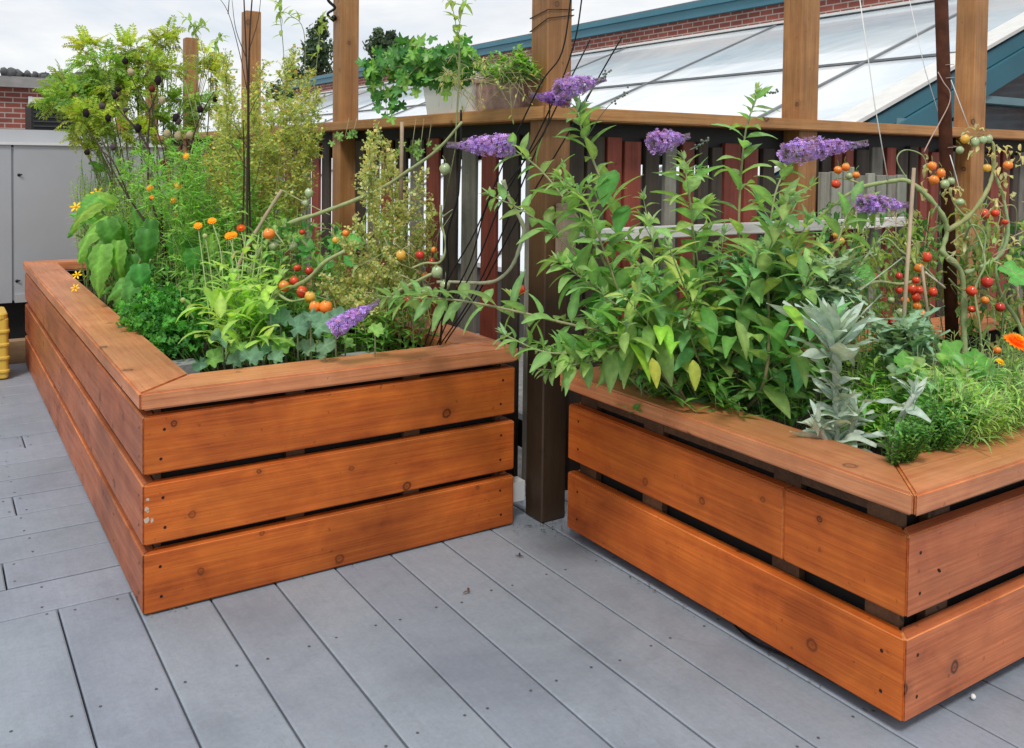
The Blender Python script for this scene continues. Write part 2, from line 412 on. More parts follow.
# painted deck
def deck_mat():
    m, nt, o = mat('grey_painted_deck')
    tc = N(nt, 'ShaderNodeTexCoord'); co = tc.outputs['Object']
    at = N(nt, 'ShaderNodeVertexColor'); at.layer_name = 'Col'
    n1 = noise_(nt, co, 2.2, 5, .62, .6); n2 = noise_(nt, co, 14, 5, .65); n3 = noise_(nt, co, 90, 3, .6)
    c = ramp(nt, n1, [(.3, (.210, .238, .285)), (.5, (.262, .295, .348)), (.72, (.295, .327, .376))])
    c = mixc(nt, 1, c, ramp(nt, n2, [(.28, .92), (.5, 1.0), (.75, 1.04)]), 'MULTIPLY')
    c = mixc(nt, 1, c, ramp(nt, n3, [(.3, .94), (.7, 1.05)]), 'MULTIPLY')
    c = mixc(nt, 1, c, at.outputs[0], 'MULTIPLY')
    # scuffs
    mp = N(nt, 'ShaderNodeMapping'); mp.inputs['Scale'].default_value = (3, .9, 3); mp.inputs['Rotation'].default_value = (0, 0, .7); L(nt, co, mp.inputs[0])
    s = noise_(nt, mp.outputs[0], 6, 6, .75, 2.5)
    c = mixc(nt, math_(nt, 'MULTIPLY', ramp(nt, s, [(.485, 0), (.5, 1), (.515, 0)]), .3), c, (.16, .165, .17))
    d = noise_(nt, co, 130, 1, .5)
    c = mixc(nt, math_(nt, 'MULTIPLY', ramp(nt, d, [(.77, 0), (.8, 1)]), .5), c, (.12, .12, .12))
    gr = N(nt, 'ShaderNodeMapping'); gr.inputs['Scale'].default_value = (60, 2.5, 1); L(nt, co, gr.inputs[0])
    c = mixc(nt, 1, c, ramp(nt, noise_(nt, gr.outputs[0], 1, 4, .7, .3), [(.3, .955), (.7, 1.03)]), 'MULTIPLY')
    st_ = noise_(nt, co, 4.5, 6, .7, 1.2); c = mixc(nt, math_(nt, 'MULTIPLY', ramp(nt, st_, [(.58, 0), (.72, 1)]), .28), c, (.15, .155, .16))
    p = N(nt, 'ShaderNodeBsdfPrincipled'); L(nt, c, p.inputs['Base Color'])
    L(nt, ramp(nt, n2, [(.3, .62), (.7, .48)]), p.inputs['Roughness'])
    p.inputs['Specular IOR Level'].default_value = .4
    L(nt, bump(nt, n3, .25, .002), p.inputs['Normal']); L(nt, p.outputs[0], o.inputs[0]); return m
dk = MB()
def deck_board(x0, x1, y0, y1, long):
    k = R.uniform(.93, 1.05); c = (k, k*R.uniform(.99, 1.01), k*R.uniform(.985, 1.02)); b = .0035; z = -R.uniform(0, .0012)
    i = [dk.vert(p, c) for p in ((x0,y0,-.03),(x1,y0,-.03),(x1,y1,-.03),(x0,y1,-.03),(x0,y0,z-b*.6),(x1,y0,z-b*.6),(x1,y1,z-b*.6),(x0,y1,z-b*.6),
         (x0+b,y0+b,z),(x1-b,y0+b,z),(x1-b,y1-b,z),(x0+b,y1-b,z))]
    for f in ((0,1,5,4),(1,2,6,5),(2,3,7,6),(3,0,4,7),(4,5,9,8),(5,6,10,9),(6,7,11,10),(7,4,8,11),(8,9,10,11)): dk.face(*[i[q] for q in f])
    # screws on joists every 0.4 m and at the ends
    def scr(x, y):
        r = .0034; dk.face(*[dk.vert((x+r*math.cos(a*PI/3), y+r*math.sin(a*PI/3), .0006)) for a in range(6)], m=1)
    if long == 'y':
        ys = [y0+.02, y1-.02]+[q*.41-.13 for q in range(-6, 8) if y0+.1 < q*.41-.13 < y1-.1]
        for y in ys:
            for x in (x0+.028, x1-.028): scr(x+R.uniform(-.006, .006), y+R.uniform(-.008, .008))
    else:
        xs = [x0+.02, x1-.02]+[q*.405+.23 for q in range(-10, 5) if x0+.1 < q*.405+.23 < x1-.1]
        for x in xs:
            for y in (y0+.028, y1-.028): scr(x+R.uniform(-.008, .008), y+R.uniform(-.006, .006))
gp = .0022
for k in range(-22, 32):
    x0 = .256+.1635*k; x1 = x0+.1635
    deck_board(x0+gp, x1-gp, -2.2, 2.398, 'y')
yy = 2.400; k = 0
joints = [(None,), (.16,), (None,), (-.1,), (.22, -1.2), (None,), (.05,), (-.4,), (.3,), (-.2,), (.1,), (None,), (.25,), (-.3,), (.0,), (.2,), (None,), (-.1,)]
while yy < 5.36:
    js = [j for j in joints[k % len(joints)] if j is not None]; xs = sorted([-4.0, 1.66]+js)
    for a, b in zip(xs, xs[1:]): deck_board(a+gp, b-gp, yy+gp*1.35, yy+.1745-gp*1.35, 'x')
    yy += .1745; k += 1
deck_end = yy
dob = struct(dk.build('deck', [deck_mat(), M['deck_screw']], smooth=False))
g = MB(); g.box((-4.1, deck_end+.004, -.055), (1.5, deck_end+.09, .115))
tag(g.build('timber_curb', wood('curb_timber', (.40, .27, .15), (.32, .21, .12), (.2, .13, .07), rough=.7), smooth=False), 'plain brown timber curb along the far edge of the grey deck', 'curb')

# ================================================================== PLANTERS
def grid_screws(Ln, h, ends=True, mids=()):
    out = []
    for x in ([.045, Ln-.045] if ends else [])+list(mids): out += [(x+R.uniform(-.006, .006), h*.25), (x+R.uniform(-.006, .006), h*.75)]
    return out
X1, Y1, W1, L1 = .4218, 2.245, 1.0534, 3.089
XR, YB = X1+W1, Y1+L1
p1 = thing('raised_planter', 'long cedar planter box with three boards per side, left of the corner post', 'planter', (X1+W1/2, Y1+L1/2, 0))
rows1 = [(.004, .1510), (.1705, .3172), (.3400, .4806)]
jy = on(60, 385, X=X1).y
for i, (a, b) in enumerate(rows1):
    h = b-a
    board('front_board', (X1, Y1), (1, 0), W1, .032, a, b, M['cedar'], p1, screws=grid_screws(W1, h), mit0=.032, mit1=.0, chips=(i == 1))
    if i < 2:
        board('side_board', (X1, YB), (0, -1), YB-jy-.001, .032, a, b, M['cedar_sheen'], p1, screws=grid_screws(YB-jy, h))
        board('side_board', (X1, jy), (0, -1), jy-Y1, .032, a, b, M['cedar_sheen'], p1, screws=grid_screws(jy-Y1, h, mids=(.6, 1.2)), mit1=.032)
    else:
        board('side_board', (X1, YB), (0, -1), L1, .032, a, b, M['cedar_sheen'], p1, screws=grid_screws(L1, h, mids=(1.0, 1.9)), mit1=.032)
    board('side_board', (XR, Y1+.033), (0, 1), L1-.033, .032, a, b, M['cedar_sheen'], p1)
    board('back_board', (XR-.033, YB), (-1, 0), W1-.066, .032, a, b, M['cedar_sheen'], p1)
o1 = .008; cw = .148; c0, c1 = .4972, .5402
g_ = .0012
cap('cap_board', (X1-o1, Y1-o1), (1, 0), W1+2*o1-.004, cw, c0, c1, M['cedar_cap_sheen'], p1)
cap('cap_board', (X1-o1, YB+o1), (0, -1), L1+2*o1-.0025, cw, c0, c1, M['cedar_cap_sheen'], p1)
cap('cap_board', (XR+o1, Y1-o1+.0025), (0, 1), L1+2*o1, cw, c0, c1, M['cedar_cap_sheen'], p1)
cap('cap_board', (XR+o1, YB+o1), (-1, 0), W1+2*o1-.0025, cw, c0, c1, M['cedar_cap_sheen'], p1)
g = MB(); t = .012
for a, b in (((X1+.05, Y1+.05), (XR-.05, Y1+.05+t)), ((X1+.05, YB-.05-t), (XR-.05, YB-.05)), ((X1+.05, Y1+.062), (X1+.062, YB-.062)), ((XR-.062, Y1+.062), (XR-.05, YB-.062))):
    g.box((a[0], a[1], .02), (b[0], b[1], .48))
g.build('liner', M['liner'], p1, smooth=False)
def batten(a, b, par): g = MB(); g.box(a, b); g.build('batten', M['inner_wood'], par, smooth=False)
for x in (X1+.033, XR-.048):
    for y in (Y1+.034, Y1+1.5, YB-.05): batten((x, y, .006), (x+.015, y+.05, .4965), p1)
for x in (X1+.36, X1+.70): batten((x, Y1+.033, .01), (x+.05, Y1+.049, .4965), p1)
g = MB(); nx, ny = 22, 60
def soil(name, x0, y0, x1, y1, z, par):
    g = MB(); nx = int((x1-x0)/.03); ny = int((y1-y0)/.03); ids = []
    for j in range(ny+1):
        for i in range(nx+1):
            x = x0+(x1-x0)*i/nx; y = y0+(y1-y0)*j/ny
            ids.append(g.vert((x, y, z+.025*noise.noise(V((x*6, y*6, 0)))+.01*noise.noise(V((x*25, y*25, 3))))))
    for j in range(ny):
        for i in range(nx): a = j*(nx+1)+i; g.face(ids[a], ids[a+1], ids[a+nx+2], ids[a+nx+1])
    return g.build(name, M['soil'], par)
soil('soil', X1+.06, Y1+.06, XR-.06, YB-.06, .41, p1)

X2, Y2, L2, W2 = 1.5588, 1.0052, 1.085, 2.5
XE, YE = X2+W2, Y2+L2
p2 = thing('raised_planter', 'cedar planter box with two broad boards per side, nearest on the right', 'planter', (X2+W2/2, Y2+L2/2, 0))
rows2 = [(.030, .1944), (.2339, .3936)]
sy = on(783, 540, X=X2).y
for i, (a, b) in enumerate(rows2):
    h = b-a
    if i == 1:
        board('side_board', (X2, YE), (0, -1), YE-sy-.0005, .034, a, b, M['cedar'], p2, screws=[(.05, .04), (.05, .12)])
        board('side_board', (X2, sy), (0, -1), sy-Y2, .034, a, b, M['cedar'], p2, screws=[(.36, .05), (.36, .12)], mit1=.034)
    else:
        board('side_board', (X2, YE), (0, -1), L2, .034, a, b, M['cedar'], p2, screws=[(.05, .04), (.05, .12), (L2-.05, .04), (L2-.05, .12)], mit1=.034)
    board('front_board', (X2, Y2), (1, 0), W2, .034, a, b, M['cedar_sheen'], p2, screws=grid_screws(W2, h, mids=(1.2,)), mit0=.034)
    board('side_board', (XE, Y2+.035), (0, 1), L2-.035, .034, a, b, M['cedar_sheen'], p2)
    board('back_board', (XE-.035, YE), (-1, 0), W2-.07, .034, a, b, M['cedar_sheen'], p2)
o2 = .034; d0, d1 = .4477, .4919; cw2 = .150
cap('cap_board', (X2-o2, Y2-o2), (1, 0), W2+2*o2, cw2, d0, d1, M['cedar_cap_sheen'], p2)
cap('cap_board', (X2-o2, YE-.02+.02), (0, -1), L2+o2-.0025, cw2, d0, d1, M['cedar_cap_sheen'], p2, mit0=False)
cap('cap_board', (XE+o2, Y2-o2), (0, 1), L2+o2, cw2, d0, d1, M['cedar_cap_sheen'], p2, mit1=False)
cap('cap_board', (XE+o2-cw2-.003, YE), (-1, 0), W2+2*o2-2*cw2-.006, cw2, d0, d1, M['cedar_cap_sheen'], p2, mit0=False, mit1=False)
g = MB()
for a, b in (((X2+.06, Y2+.06), (XE-.06, Y2+.072)), ((X2+.06, YE-.072), (XE-.06, YE-.06)), ((X2+.06, Y2+.073), (X2+.072, YE-.073)), ((XE-.072, Y2+.073), (XE-.06, YE-.073))):
    g.box((a[0], a[1], .02), (b[0], b[1], .44))
g.build('liner', M['liner'], p2, smooth=False)
for y in (Y2+.04, Y2+.28, Y2+.72, YE-.09): batten((X2+.0355, y, .012), (X2+.055, y+.075, .447), p2)
for x in (X2+.12, X2+.9, X2+1.8): batten((x, Y2+.0355, .012), (x+.075, Y2+.055, .447), p2)
rb = MB()   # inner rail behind the gap under the cap
rb.box((X2+.0365, Y2+.10, .402), (X2+.05, YE-.09, .4465)); rb.box((X2+.1, Y2+.0365, .402), (XE-.1, Y2+.05, .4465))
rb.build('inner_rail', M['inner_wood'], p2, smooth=False)
soil('soil', X2+.07, Y2+.07, XE-.07, YE-.07, .37, p2)

# ================================================================== FENCE
FX, FY = 1.552, 2.208      # outer corner of the corner post
RZ0, RZ1 = 1.222, 1.262
fl = thing('picket_fence', 'fence of red, grey and dark pickets with brown posts running back behind the long planter', 'fence', (FX+.045, 5.6, 0))
PTOP = 1.95
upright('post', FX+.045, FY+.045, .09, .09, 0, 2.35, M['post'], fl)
for y in (3.82, 5.25, 6.7, 8.05, 9.45): upright('post', FX+.045, y+.045, .09, .09, -.05, PTOP if y > 4 else 2.35, M['far_post'], fl)
r = board('rail_cap', (FX-.03, 11.0), (0, -1), 11.0-FY+.03, .14, RZ0, RZ1, M['rail'], fl, bev=.004, mit1=.14)
cols = ['picket_dark', 'picket_red', 'picket_grey']
y = 2.303; i = 2
while y < 9.9:
    if not any(abs(y+.052-(py+.045)) < .085 for py in (3.82, 5.25, 6.7, 8.05, 9.45)):
        upright('picket', FX+.062, y+.052, .014, .096, .06, 1.18+R.uniform(-.004, .004), M[cols[i % 3]], fl, bev=.002)
    y += .137; i += 1
g = MB(); g.box((FX+.0735, FY+.12, 1.10), (FX+.112, 10.9, 1.2215)); g.box((FX+.0735, FY+.12, .16), (FX+.112, 10.9, .25)); g.build('stringer', M['black'], fl, smooth=False)  # stringers coloured black for the deep shade under the rail

fr = thing('picket_fence', 'fence of red, grey and dark pickets with brown posts behind the near right planter', 'fence', (3.4, FY+.05, 0))
RP = (2.688, 3.815, 4.95)
for x in RP: upright('post', x+.05, FY+.045, .10, .09, 0, 2.35, M['far_post'], fr)
board('rail_cap', (FX-.03, FY-.03), (1, 0), 4.4, .14, RZ0, RZ1, M['rail'], fr, bev=.004, mit0=.14)
x = FX+.105; i = 2
widths = [.025, .04, .035, .05, .03, .06, .04, .03, .05]
while x < 5.2:
    w = widths[i*7 % 9]+.02
    if not any(x+w > px-.004 and x < px+.104 for px in RP):
        upright('picket', x+w/2, FY+.064, w, .02, .06, 1.18+R.uniform(-.03, .0), M[['picket_grey', 'picket_red', 'picket_dark', 'picket_red', 'picket_dark', 'picket_red', 'picket_dark'][(i*3) % 7]], fr, bev=.002)
    x += w+R.choice((.012, .02, .028)); i += 1
g = MB(); g.box((FX+.1, FY+.0755, 1.09), (5.2, FY+.112, 1.2215)); g.box((FX+.1, FY+.0755, .16), (5.2, FY+.112, .25)); g.build('stringer', M['black'], fr, smooth=False)  # black here too is painted shade below the rail cap
# white board and its end block on the near side of the right fence
b_ = board('white_fence_board', (FX+.10, FY-.035), (1, 0), 1.66, .03, .853, .892, M['white_board'], None, bev=.003)
tag(b_, 'narrow white painted board fixed across the pickets of the right fence', 'board')
g = MB(); g.box((0, 0, 0), (.036, .05, .165))
eb = board('end_block', (FX+.035, FY-.036), (1, 0), .055, .035, .81, .972, M['block_wood'], None, bev=.003)
tag(eb, 'pale wooden block on the corner post at the left end of the white board', 'block')
wp = thing('weathered_panel', 'short weathered grey board panel leaning on the right fence above the white board', 'panel', (3.05, FY-.02, .893))
x = 2.79; i = 0
while x < 3.33:
    w = R.choice((.045, .06, .05)); upright('slat', x+w/2, FY-.012, w, .016, .894, 1.075+R.uniform(-.02, .02), M['weathered'] if i % 3 else M['picket_grey'], wp, bev=.002)
    x += w+.012; i += 1
# white spacer block by the post foot
g = MB(); g.box((1.492, 2.275, .055), (1.535, 2.32, .115)); tag(g.build('spacer_block', M['white_plastic'], smooth=False), 'small white block wedged between the long planter and the corner post', 'block')

# ================================================================== CABINET, CURB, CRATE
cb = thing('service_cabinet', 'large grey sheet metal cabinet on a black base behind the long planter', 'cabinet', (-.3, 6.0, 0))
CY = 5.62
cx0, cx1, cz0, cz1 = -2.2, 1.17, .285, 1.150
g = MB(); sx = .388
g.box((cx0, CY, cz0), (sx-.006, CY+1.0, cz1)); g.box((sx+.006, CY, cz0), (cx1, CY+1.0, cz1)); g.box((cx0+.01, CY+.012, cz0+.01), (cx1-.01, CY+.99, cz1-.01))
g.build('body', M['cab'], cb, smooth=False)
g = MB(); g.box((cx0-.01, CY-.012, cz1+.001), (cx1+.012, CY+1.02, cz1+.016)); g.build('top_trim', M['white_plastic'], cb, smooth=False)
g = MB(); g.box((cx0+.05, CY+.10, cz1+.0165), (cx1-.04, CY+.9, cz1+.088)); g.build('lid', M['cab2'], cb, smooth=False)
g = MB(); g.box((sx+.006, CY-.012, cz0+.0), (cx1-.01, CY-.0005, cz0+.045)); g.build('bottom_lip', M['cab2'], cb, smooth=False)
g = MB(); g.box((cx0, CY+.08, -.055), (cx1-.02, CY+.95, cz0-.002)); g.build('base', M['black'], cb, smooth=False)
for px, py in ((19, 175), (17, 281)):
    p = on(px, py, Y=CY); g = MB(); g.ball(p, .009, (1, 1, 1), 8, 5, (1, .6, 1)); g.tube([p+V((0, -.004, 0)), p+V((.014, -.012, .003))], .004); g.build('latch', M['black_metal'], cb)
# yellow crate by the curb
yc = thing('yellow_crate', 'ribbed yellow plastic crate on the deck beside the timber curb at the left edge', 'crate', (.22, 5.1, 0))
g = MB(); bmx = []
def rbox(g, x0, y0, z0, x1, y1, z1, r=.02, c=(1, 1, 1)):
    n = 5; pts = []
    for cxx, cyy, a0 in ((x1-r, y1-r, 0), (x0+r, y1-r, PI/2), (x0+r, y0+r, PI), (x1-r, y0+r, 1.5*PI)):
        for k in range(n): a = a0+k*PI/2/(n-1); pts.append((cxx+r*math.cos(a), cyy+r*math.sin(a)))
    zs = [(z0, -.004), (z0+.006, 0), (z1-.006, 0), (z1, -.004)]; pr = None
    mx, my = (x0+x1)/2, (y0+y1)/2
    for z, s in zs:
        ring = [g.vert((px+(s if px > mx else -s), py+(s if py > my else -s), z), c) for px, py in pts]
        if pr:
            for j in range(len(ring)): g.face(pr[j], pr[(j+1) % len(ring)], ring[(j+1) % len(ring)], ring[j])
        else: g.face(*ring[::-1])
        pr = ring
    g.face(*pr)
rbox(g, .11, 5.00, .004, .325, 5.24, .30); g.build('body', M['yellow'], yc, smooth=False)
for z in (.03, .095, .16, .225): g = MB(); rbox(g, .104, 4.994, z, .331, 5.246, z+.02, .024); g.build('rib', M['yellow'], yc, smooth=False)
g = MB(); rbox(g, .106, 4.996, .292, .322, 5.244, .325, .03); g.build('lid', M['yellow'], yc, smooth=False)

# ================================================================== BRICK BUILDINGS
def brick(name, axes, scale=1.0, c1=(.30, .085, .06), c2=(.22, .06, .045), mo=(.42, .36, .32)):
    m, nt, o = mat(name); tc = N(nt, 'ShaderNodeTexCoord'); s = N(nt, 'ShaderNodeSeparateXYZ'); L(nt, tc.outputs['Object'], s.inputs[0])
    cb_ = N(nt, 'ShaderNodeCombineXYZ'); L(nt, s.outputs[axes[0]], cb_.inputs[0]); L(nt, s.outputs[axes[1]], cb_.inputs[1])
    b = N(nt, 'ShaderNodeTexBrick', Scale=scale); b.inputs['Color1'].default_value = (*c1, 1); b.inputs['Color2'].default_value = (*c2, 1); b.inputs['Mortar'].default_value = (*mo, 1)
    b.inputs['Mortar Size'].default_value = .008; b.inputs['Brick Width'].default_value = .21; b.inputs['Row Height'].default_value = .075
    L(nt, cb_.outputs[0], b.inputs['Vector'])
    n = noise_(nt, tc.outputs['Object'], 2.5, 5, .6)
    c = mixc(nt, 1, b.outputs[0], ramp(nt, n, [(.3, .75), (.7, 1.15)]), 'MULTIPLY')
    p = N(nt, 'ShaderNodeBsdfPrincipled', Roughness=.9); L(nt, c, p.inputs['Base Color']); L(nt, p.outputs[0], o.inputs[0]); return m
bb = thing('brick_building', 'distant low red brick building with a grey gravel topped parapet beyond the grey cabinet', 'building', (-2, 19, -4))
yb = 15.0; a = on(-40, 88, Y=yb); b = on(110, 88, Y=yb)
zt = on(20, 88, Y=yb).z; zp = on(20, 70, Y=yb).z
g = MB(); g.box((-9, yb, -4), (b.x, yb+8, zt)); g.build('wall', brick('brick_wall_far', (0, 2)), bb, smooth=False)
g = MB(); g.box((-9.1, yb-.12, zt+.002), (b.x+.12, yb+8, zt+.13)); g.box((-9.1, yb-.05, zt+.13), (b.x+.05, yb+8, zp-.1)); g.build('parapet', plain('parapet', (.30, .29, .28), .9), bb, smooth=False)
g = MB()
for k in range(260): x = R.uniform(-3, b.x); g.ball((x, yb+R.uniform(-.02, .4), zp-.08+R.uniform(-.02, .05)), R.uniform(.04, .08), (1, 1, 1), 5, 4, wob=.5)
o = g.build('gravel', plain('dark_gravel', (.14, .14, .145), .9, nz=.3, scale=5), bb); o['kind'] = 'stuff'
w0 = on(28, 96, Y=yb).x; w1 = on(54, 96, Y=yb).x; zz0 = on(40, 128, Y=yb).z
g = MB(); g.box((w0, yb-.05, zz0), (w0+.05, yb-.002, zt-.12)); g.box((w1-.05, yb-.05, zz0), (w1, yb-.002, zt-.12)); g.box((w0+.051, yb-.045, zt-.22), (w1-.051, yb-.003, zt-.125)); f_ = g.build('window_frame', M['white_plastic'], bb, smooth=False)
yl = 11.0; l0 = on(31, 103, Y=yl); l1 = on(66, 130, Y=yl)
lv = thing('condenser_unit', 'black louvred condenser unit standing in front of the distant brick building', 'air conditioner', ((l0.x+l1.x)/2, yl+.3, -.06))
g = MB(); g.box((l0.x, yl, -.058), (l1.x+.3, yl+.7, l0.z)); g.build('body', M['black'], lv, smooth=False)
g = MB()
for k in range(9): z = l0.z-.04-k*.05; g.box((l0.x+.02, yl-.015, z-.012), (l1.x+.28, yl-.001, z))
g.build('louvre', plain('louvre_grey', (.05, .055, .06), .5), lv, smooth=False)

# long building behind the skylight: brick strip, teal fascia
lb = thing('brick_building', 'long red brick building with a deep teal roof fascia above the white skylight', 'building', (12, 16, -4))
XW = 9.3; ws = .4
def gz(x): return -.80+.40*x
y0_, y1_ = 1.0, 26.5
zb = gz(XW)
g = MB(); g.box((XW, y0_, -4), (XW+9, y1_, 3.17)); g.build('wall', brick('brick_wall_near', (1, 2)), lb, smooth=False)
g = MB(); g.box((XW-.08, y0_-.1, 3.172), (XW+9.1, y1_+.1, 3.30)); g.box((XW-.12, y0_-.14, 3.302), (XW+9.14, y1_+.14, 3.385)); g.build('fascia', M['teal'], lb, smooth=False)
g = MB(); g.box((XW-.10, y0_-.12, 3.387), (XW+9.12, y1_+.12, 3.405)); g.build('roof', M['roof_grey'], lb, smooth=False)

# ================================================================== SKYLIGHT
sk = thing('skylight', 'sloping white glazed skylight with thin dark seams and a teal gable frame beyond the fence', 'skylight', (6, 12, 0))
def glass_mat():
    m, nt, o = mat('sky_tinted_glazing'); tc = N(nt, 'ShaderNodeTexCoord')
    n = noise_(nt, tc.outputs['Object'], .55, 5, .6, .5)
    c = ramp(nt, n, [(.3, (.50, .60, .68)), (.5, (.70, .76, .80)), (.7, (.86, .88, .88))])  # reflected cloudy sky painted in as pale mottled tones
    p = N(nt, 'ShaderNodeBsdfPrincipled', Roughness=.22); p.inputs['Specular IOR Level'].default_value = .8; p.inputs['Coat Weight'].default_value = .5
    L(nt, c, p.inputs['Base Color'])
    L(nt, bump(nt, n, .15, .2), p.inputs['Normal']); L(nt, p.outputs[0], o.inputs[0]); return m
YG = 4.10; XE0 = 3.05; YK = 26.0
def sp(x, y, dz=0): return V((x, y, gz(x)+dz))
g = MB(); th = .03
i = [g.vert(sp(XE0, YG)), g.vert(sp(XW-.002, YG)), g.vert(sp(XW-.002, YK)), g.vert(sp(XE0, YK))]
j = [g.vert(sp(XE0, YG, -th)), g.vert(sp(XW-.002, YG, -th)), g.vert(sp(XW-.002, YK, -th)), g.vert(sp(XE0, YK, -th))]
g.face(*i); g.face(*j[::-1])
for a in range(4): g.face(j[a], j[(a+1) % 4], i[(a+1) % 4], i[a])
g.build('glazing', glass_mat(), sk, smooth=False)
def slope_bar(name, a, b, w, h, m):
    g = MB(); a = V(a); b = V(b); d = (b-a).normalized(); s = V((0, 0, 1)).cross(d).normalized(); u = d.cross(s)
    q = []
    for p in (a, b):
        for k1, k2 in ((-1, 0), (1, 0), (1, 1), (-1, 1)): q.append(g.vert(p+s*(k1*w/2)+u*(k2*h)))
    g.face(q[0], q[1], q[2], q[3]); g.face(q[7], q[6], q[5], q[4])
    for k in range(4): g.face(q[k], q[4+k], q[4+(k+1) % 4], q[(k+1) % 4])
    return g.build(name, m, sk, smooth=False)
seam = plain('seam_grey', (.20, .21, .22), .5)
for y in (5.05, 7.93, 10.9, 13.8, 16.7, 19.6, 22.5): slope_bar('seam', sp(XE0+.02, y, .002), sp(XW-.02, y, .002), .028, .018, seam)
for x in (7.0,): slope_bar('seam', sp(x, YG+.1, .0035), sp(x, YK-.1, .0035), .03, .02, seam)
slope_bar('edge_flashing', sp(XE0+.03, YG+.08, .004), sp(XW-.2, YG+.08, .004), .15, .012, M['pot_white'])
slope_bar('top_flashing', sp(XW-.09, YG+.02, .004), sp(XW-.09, YK-.02, .004), .14, .03, M['pot_white'])
# gable frame (faces the deck)
g = MB()
def gab(x0, x1, o0, o1, ya, yb_):   # strip parallel to the slope between vertical offsets o0 (top) and o1 (bottom)
    q = [g.vert((x, y, gz(x)+oo)) for y in (ya, yb_) for x, oo in ((x0, o1), (x1, o1), (x1, o0), (x0, o0))]
    g.face(q[0], q[1], q[2], q[3]); g.face(q[7], q[6], q[5], q[4])
    for k in range(4): g.face(q[k], q[4+k], q[4+(k+1) % 4], q[(k+1) % 4])
gab(XE0, XW-.01, .03, .0, YG-.13, YG-.001); g.build('rake_flashing', M['pot_white'], sk, smooth=False)
g = MB(); gab(XE0, XW-.01, -.002, -.03, YG-.05, YG-.0025); gab(XE0, XW-.01, -.032, -.155, YG-.11, YG-.002); gab(XE0, XW-.01, -.165, -.36, YG-.14, YG-.003); g.build('rake_board', M['teal'], sk, smooth=False)
for x in (6.72, 8.6): g = MB(); g.box((x, YG-.135, .9), (x+.13, YG-.004, gz(x)-.365)); g.build('mullion', M['teal'], sk, smooth=False)
g = MB(); g.box((5.9, YG-.12, 1.36), (6.715, YG-.03, 1.44)); g.box((6.855, YG-.12, 1.30), (XW, YG-.03, 1.38)); g.box((6.855, YG-.12, 1.60), (XW, YG-.03, 1.66)); g.build('rail', M['teal_light'], sk, smooth=False)
g = MB(); q = [g.vert(p) for p in ((XE0+.1, YG, -.05), (XW-.02, YG, -.05), (XW-.02, YG, gz(XW)-.1), (XE0+.1, YG, gz(XE0+.1)-.1))]; g.face(*q)
g.build('gable_glass', plain('gable_glass', (.10, .15, .17), .08, nz=.3, scale=.8, spec=.8), sk, smooth=False)
g = MB(); g.box((XE0+.02, YG-.15, -.055), (XW, YG-.015, 1.02)); g.build('gable_base', plain('gable_base', (.045, .045, .045), .8), sk, smooth=False)
g = MB(); g.box((XE0+.03, YG+.01, -.055), (XE0+.15, YK, gz(XE0+.03)-.035)); g.build('curb', plain('curb_grey', (.10, .10, .10), .8), sk, smooth=False)

# ================================================================== FAR TREES
def far_tree(px0, px1, pytop, dep, label):
    c = W((px0+px1)/2, pytop, dep); wd = (px1-px0)/F*dep/2*1.5; base = V((c.x, c.y, -4))
    t = thing('tree', label, 'tree', base, 'dark trees beyond the long building')
    h = c.z+4; g = MB(); g.tube([base, base+V((.1, 0, h*.4)), base+V((0, .1, h*.8))], .25, .06, (.08, .06, .04), 8)
    for k in range(7):
        a = k*2.4; z = h*(.4+.06*k); s = base+V((0, 0, z)); g.tube([s, s+V((math.cos(a)*wd*.5, math.sin(a)*wd*.5, h*.1)), s+V((math.cos(a)*wd*.8, math.sin(a)*wd*.8, h*.15))], .09, .02, (.08, .06, .04), 5)
    g.build('trunk', M['stem'], t)
    g = MB(); cl = []
    for k in range(110):
        a = R.uniform(0, 2*PI); rr = R.random()**.5; z = R.uniform(.35, 1.0)-.12*rr*(1+math.sin(a*3))
        w_ = wd*(1-max(0, z-.72)/.28*.75); cl.append((base+V((math.cos(a)*w_*rr, math.sin(a)*w_*rr, h*z-wd*.18)), wd*R.uniform(.07, .26)))
    for c_, r_ in cl:
        sh = R.uniform(.6, 1.25)
        for k in range(150):
            d = rv().normalized(); p = c_+d*r_*R.uniform(.5, 1.25); n = (d+rv(.5)).normalized(); s1 = n.orthogonal().normalized(); s2 = n.cross(s1); q = R.uniform(.07, .14)
            cc = jit((.07*sh, .11*sh, .055*sh), .3); g.face(g.vert(p-s1*q, cc), g.vert(p+s2*q*.6, cc), g.vert(p+s1*q, cc), g.vert(p-s2*q*.6, cc))
    g.build('crown', M['leaf'], t)
far_tree(292, 352, 14, 42, 'dark tree beyond the roofs, left of the tall brown fence post')
far_tree(356, 410, 15, 40, 'dark tree beyond the roofs, right of the tall brown fence post')
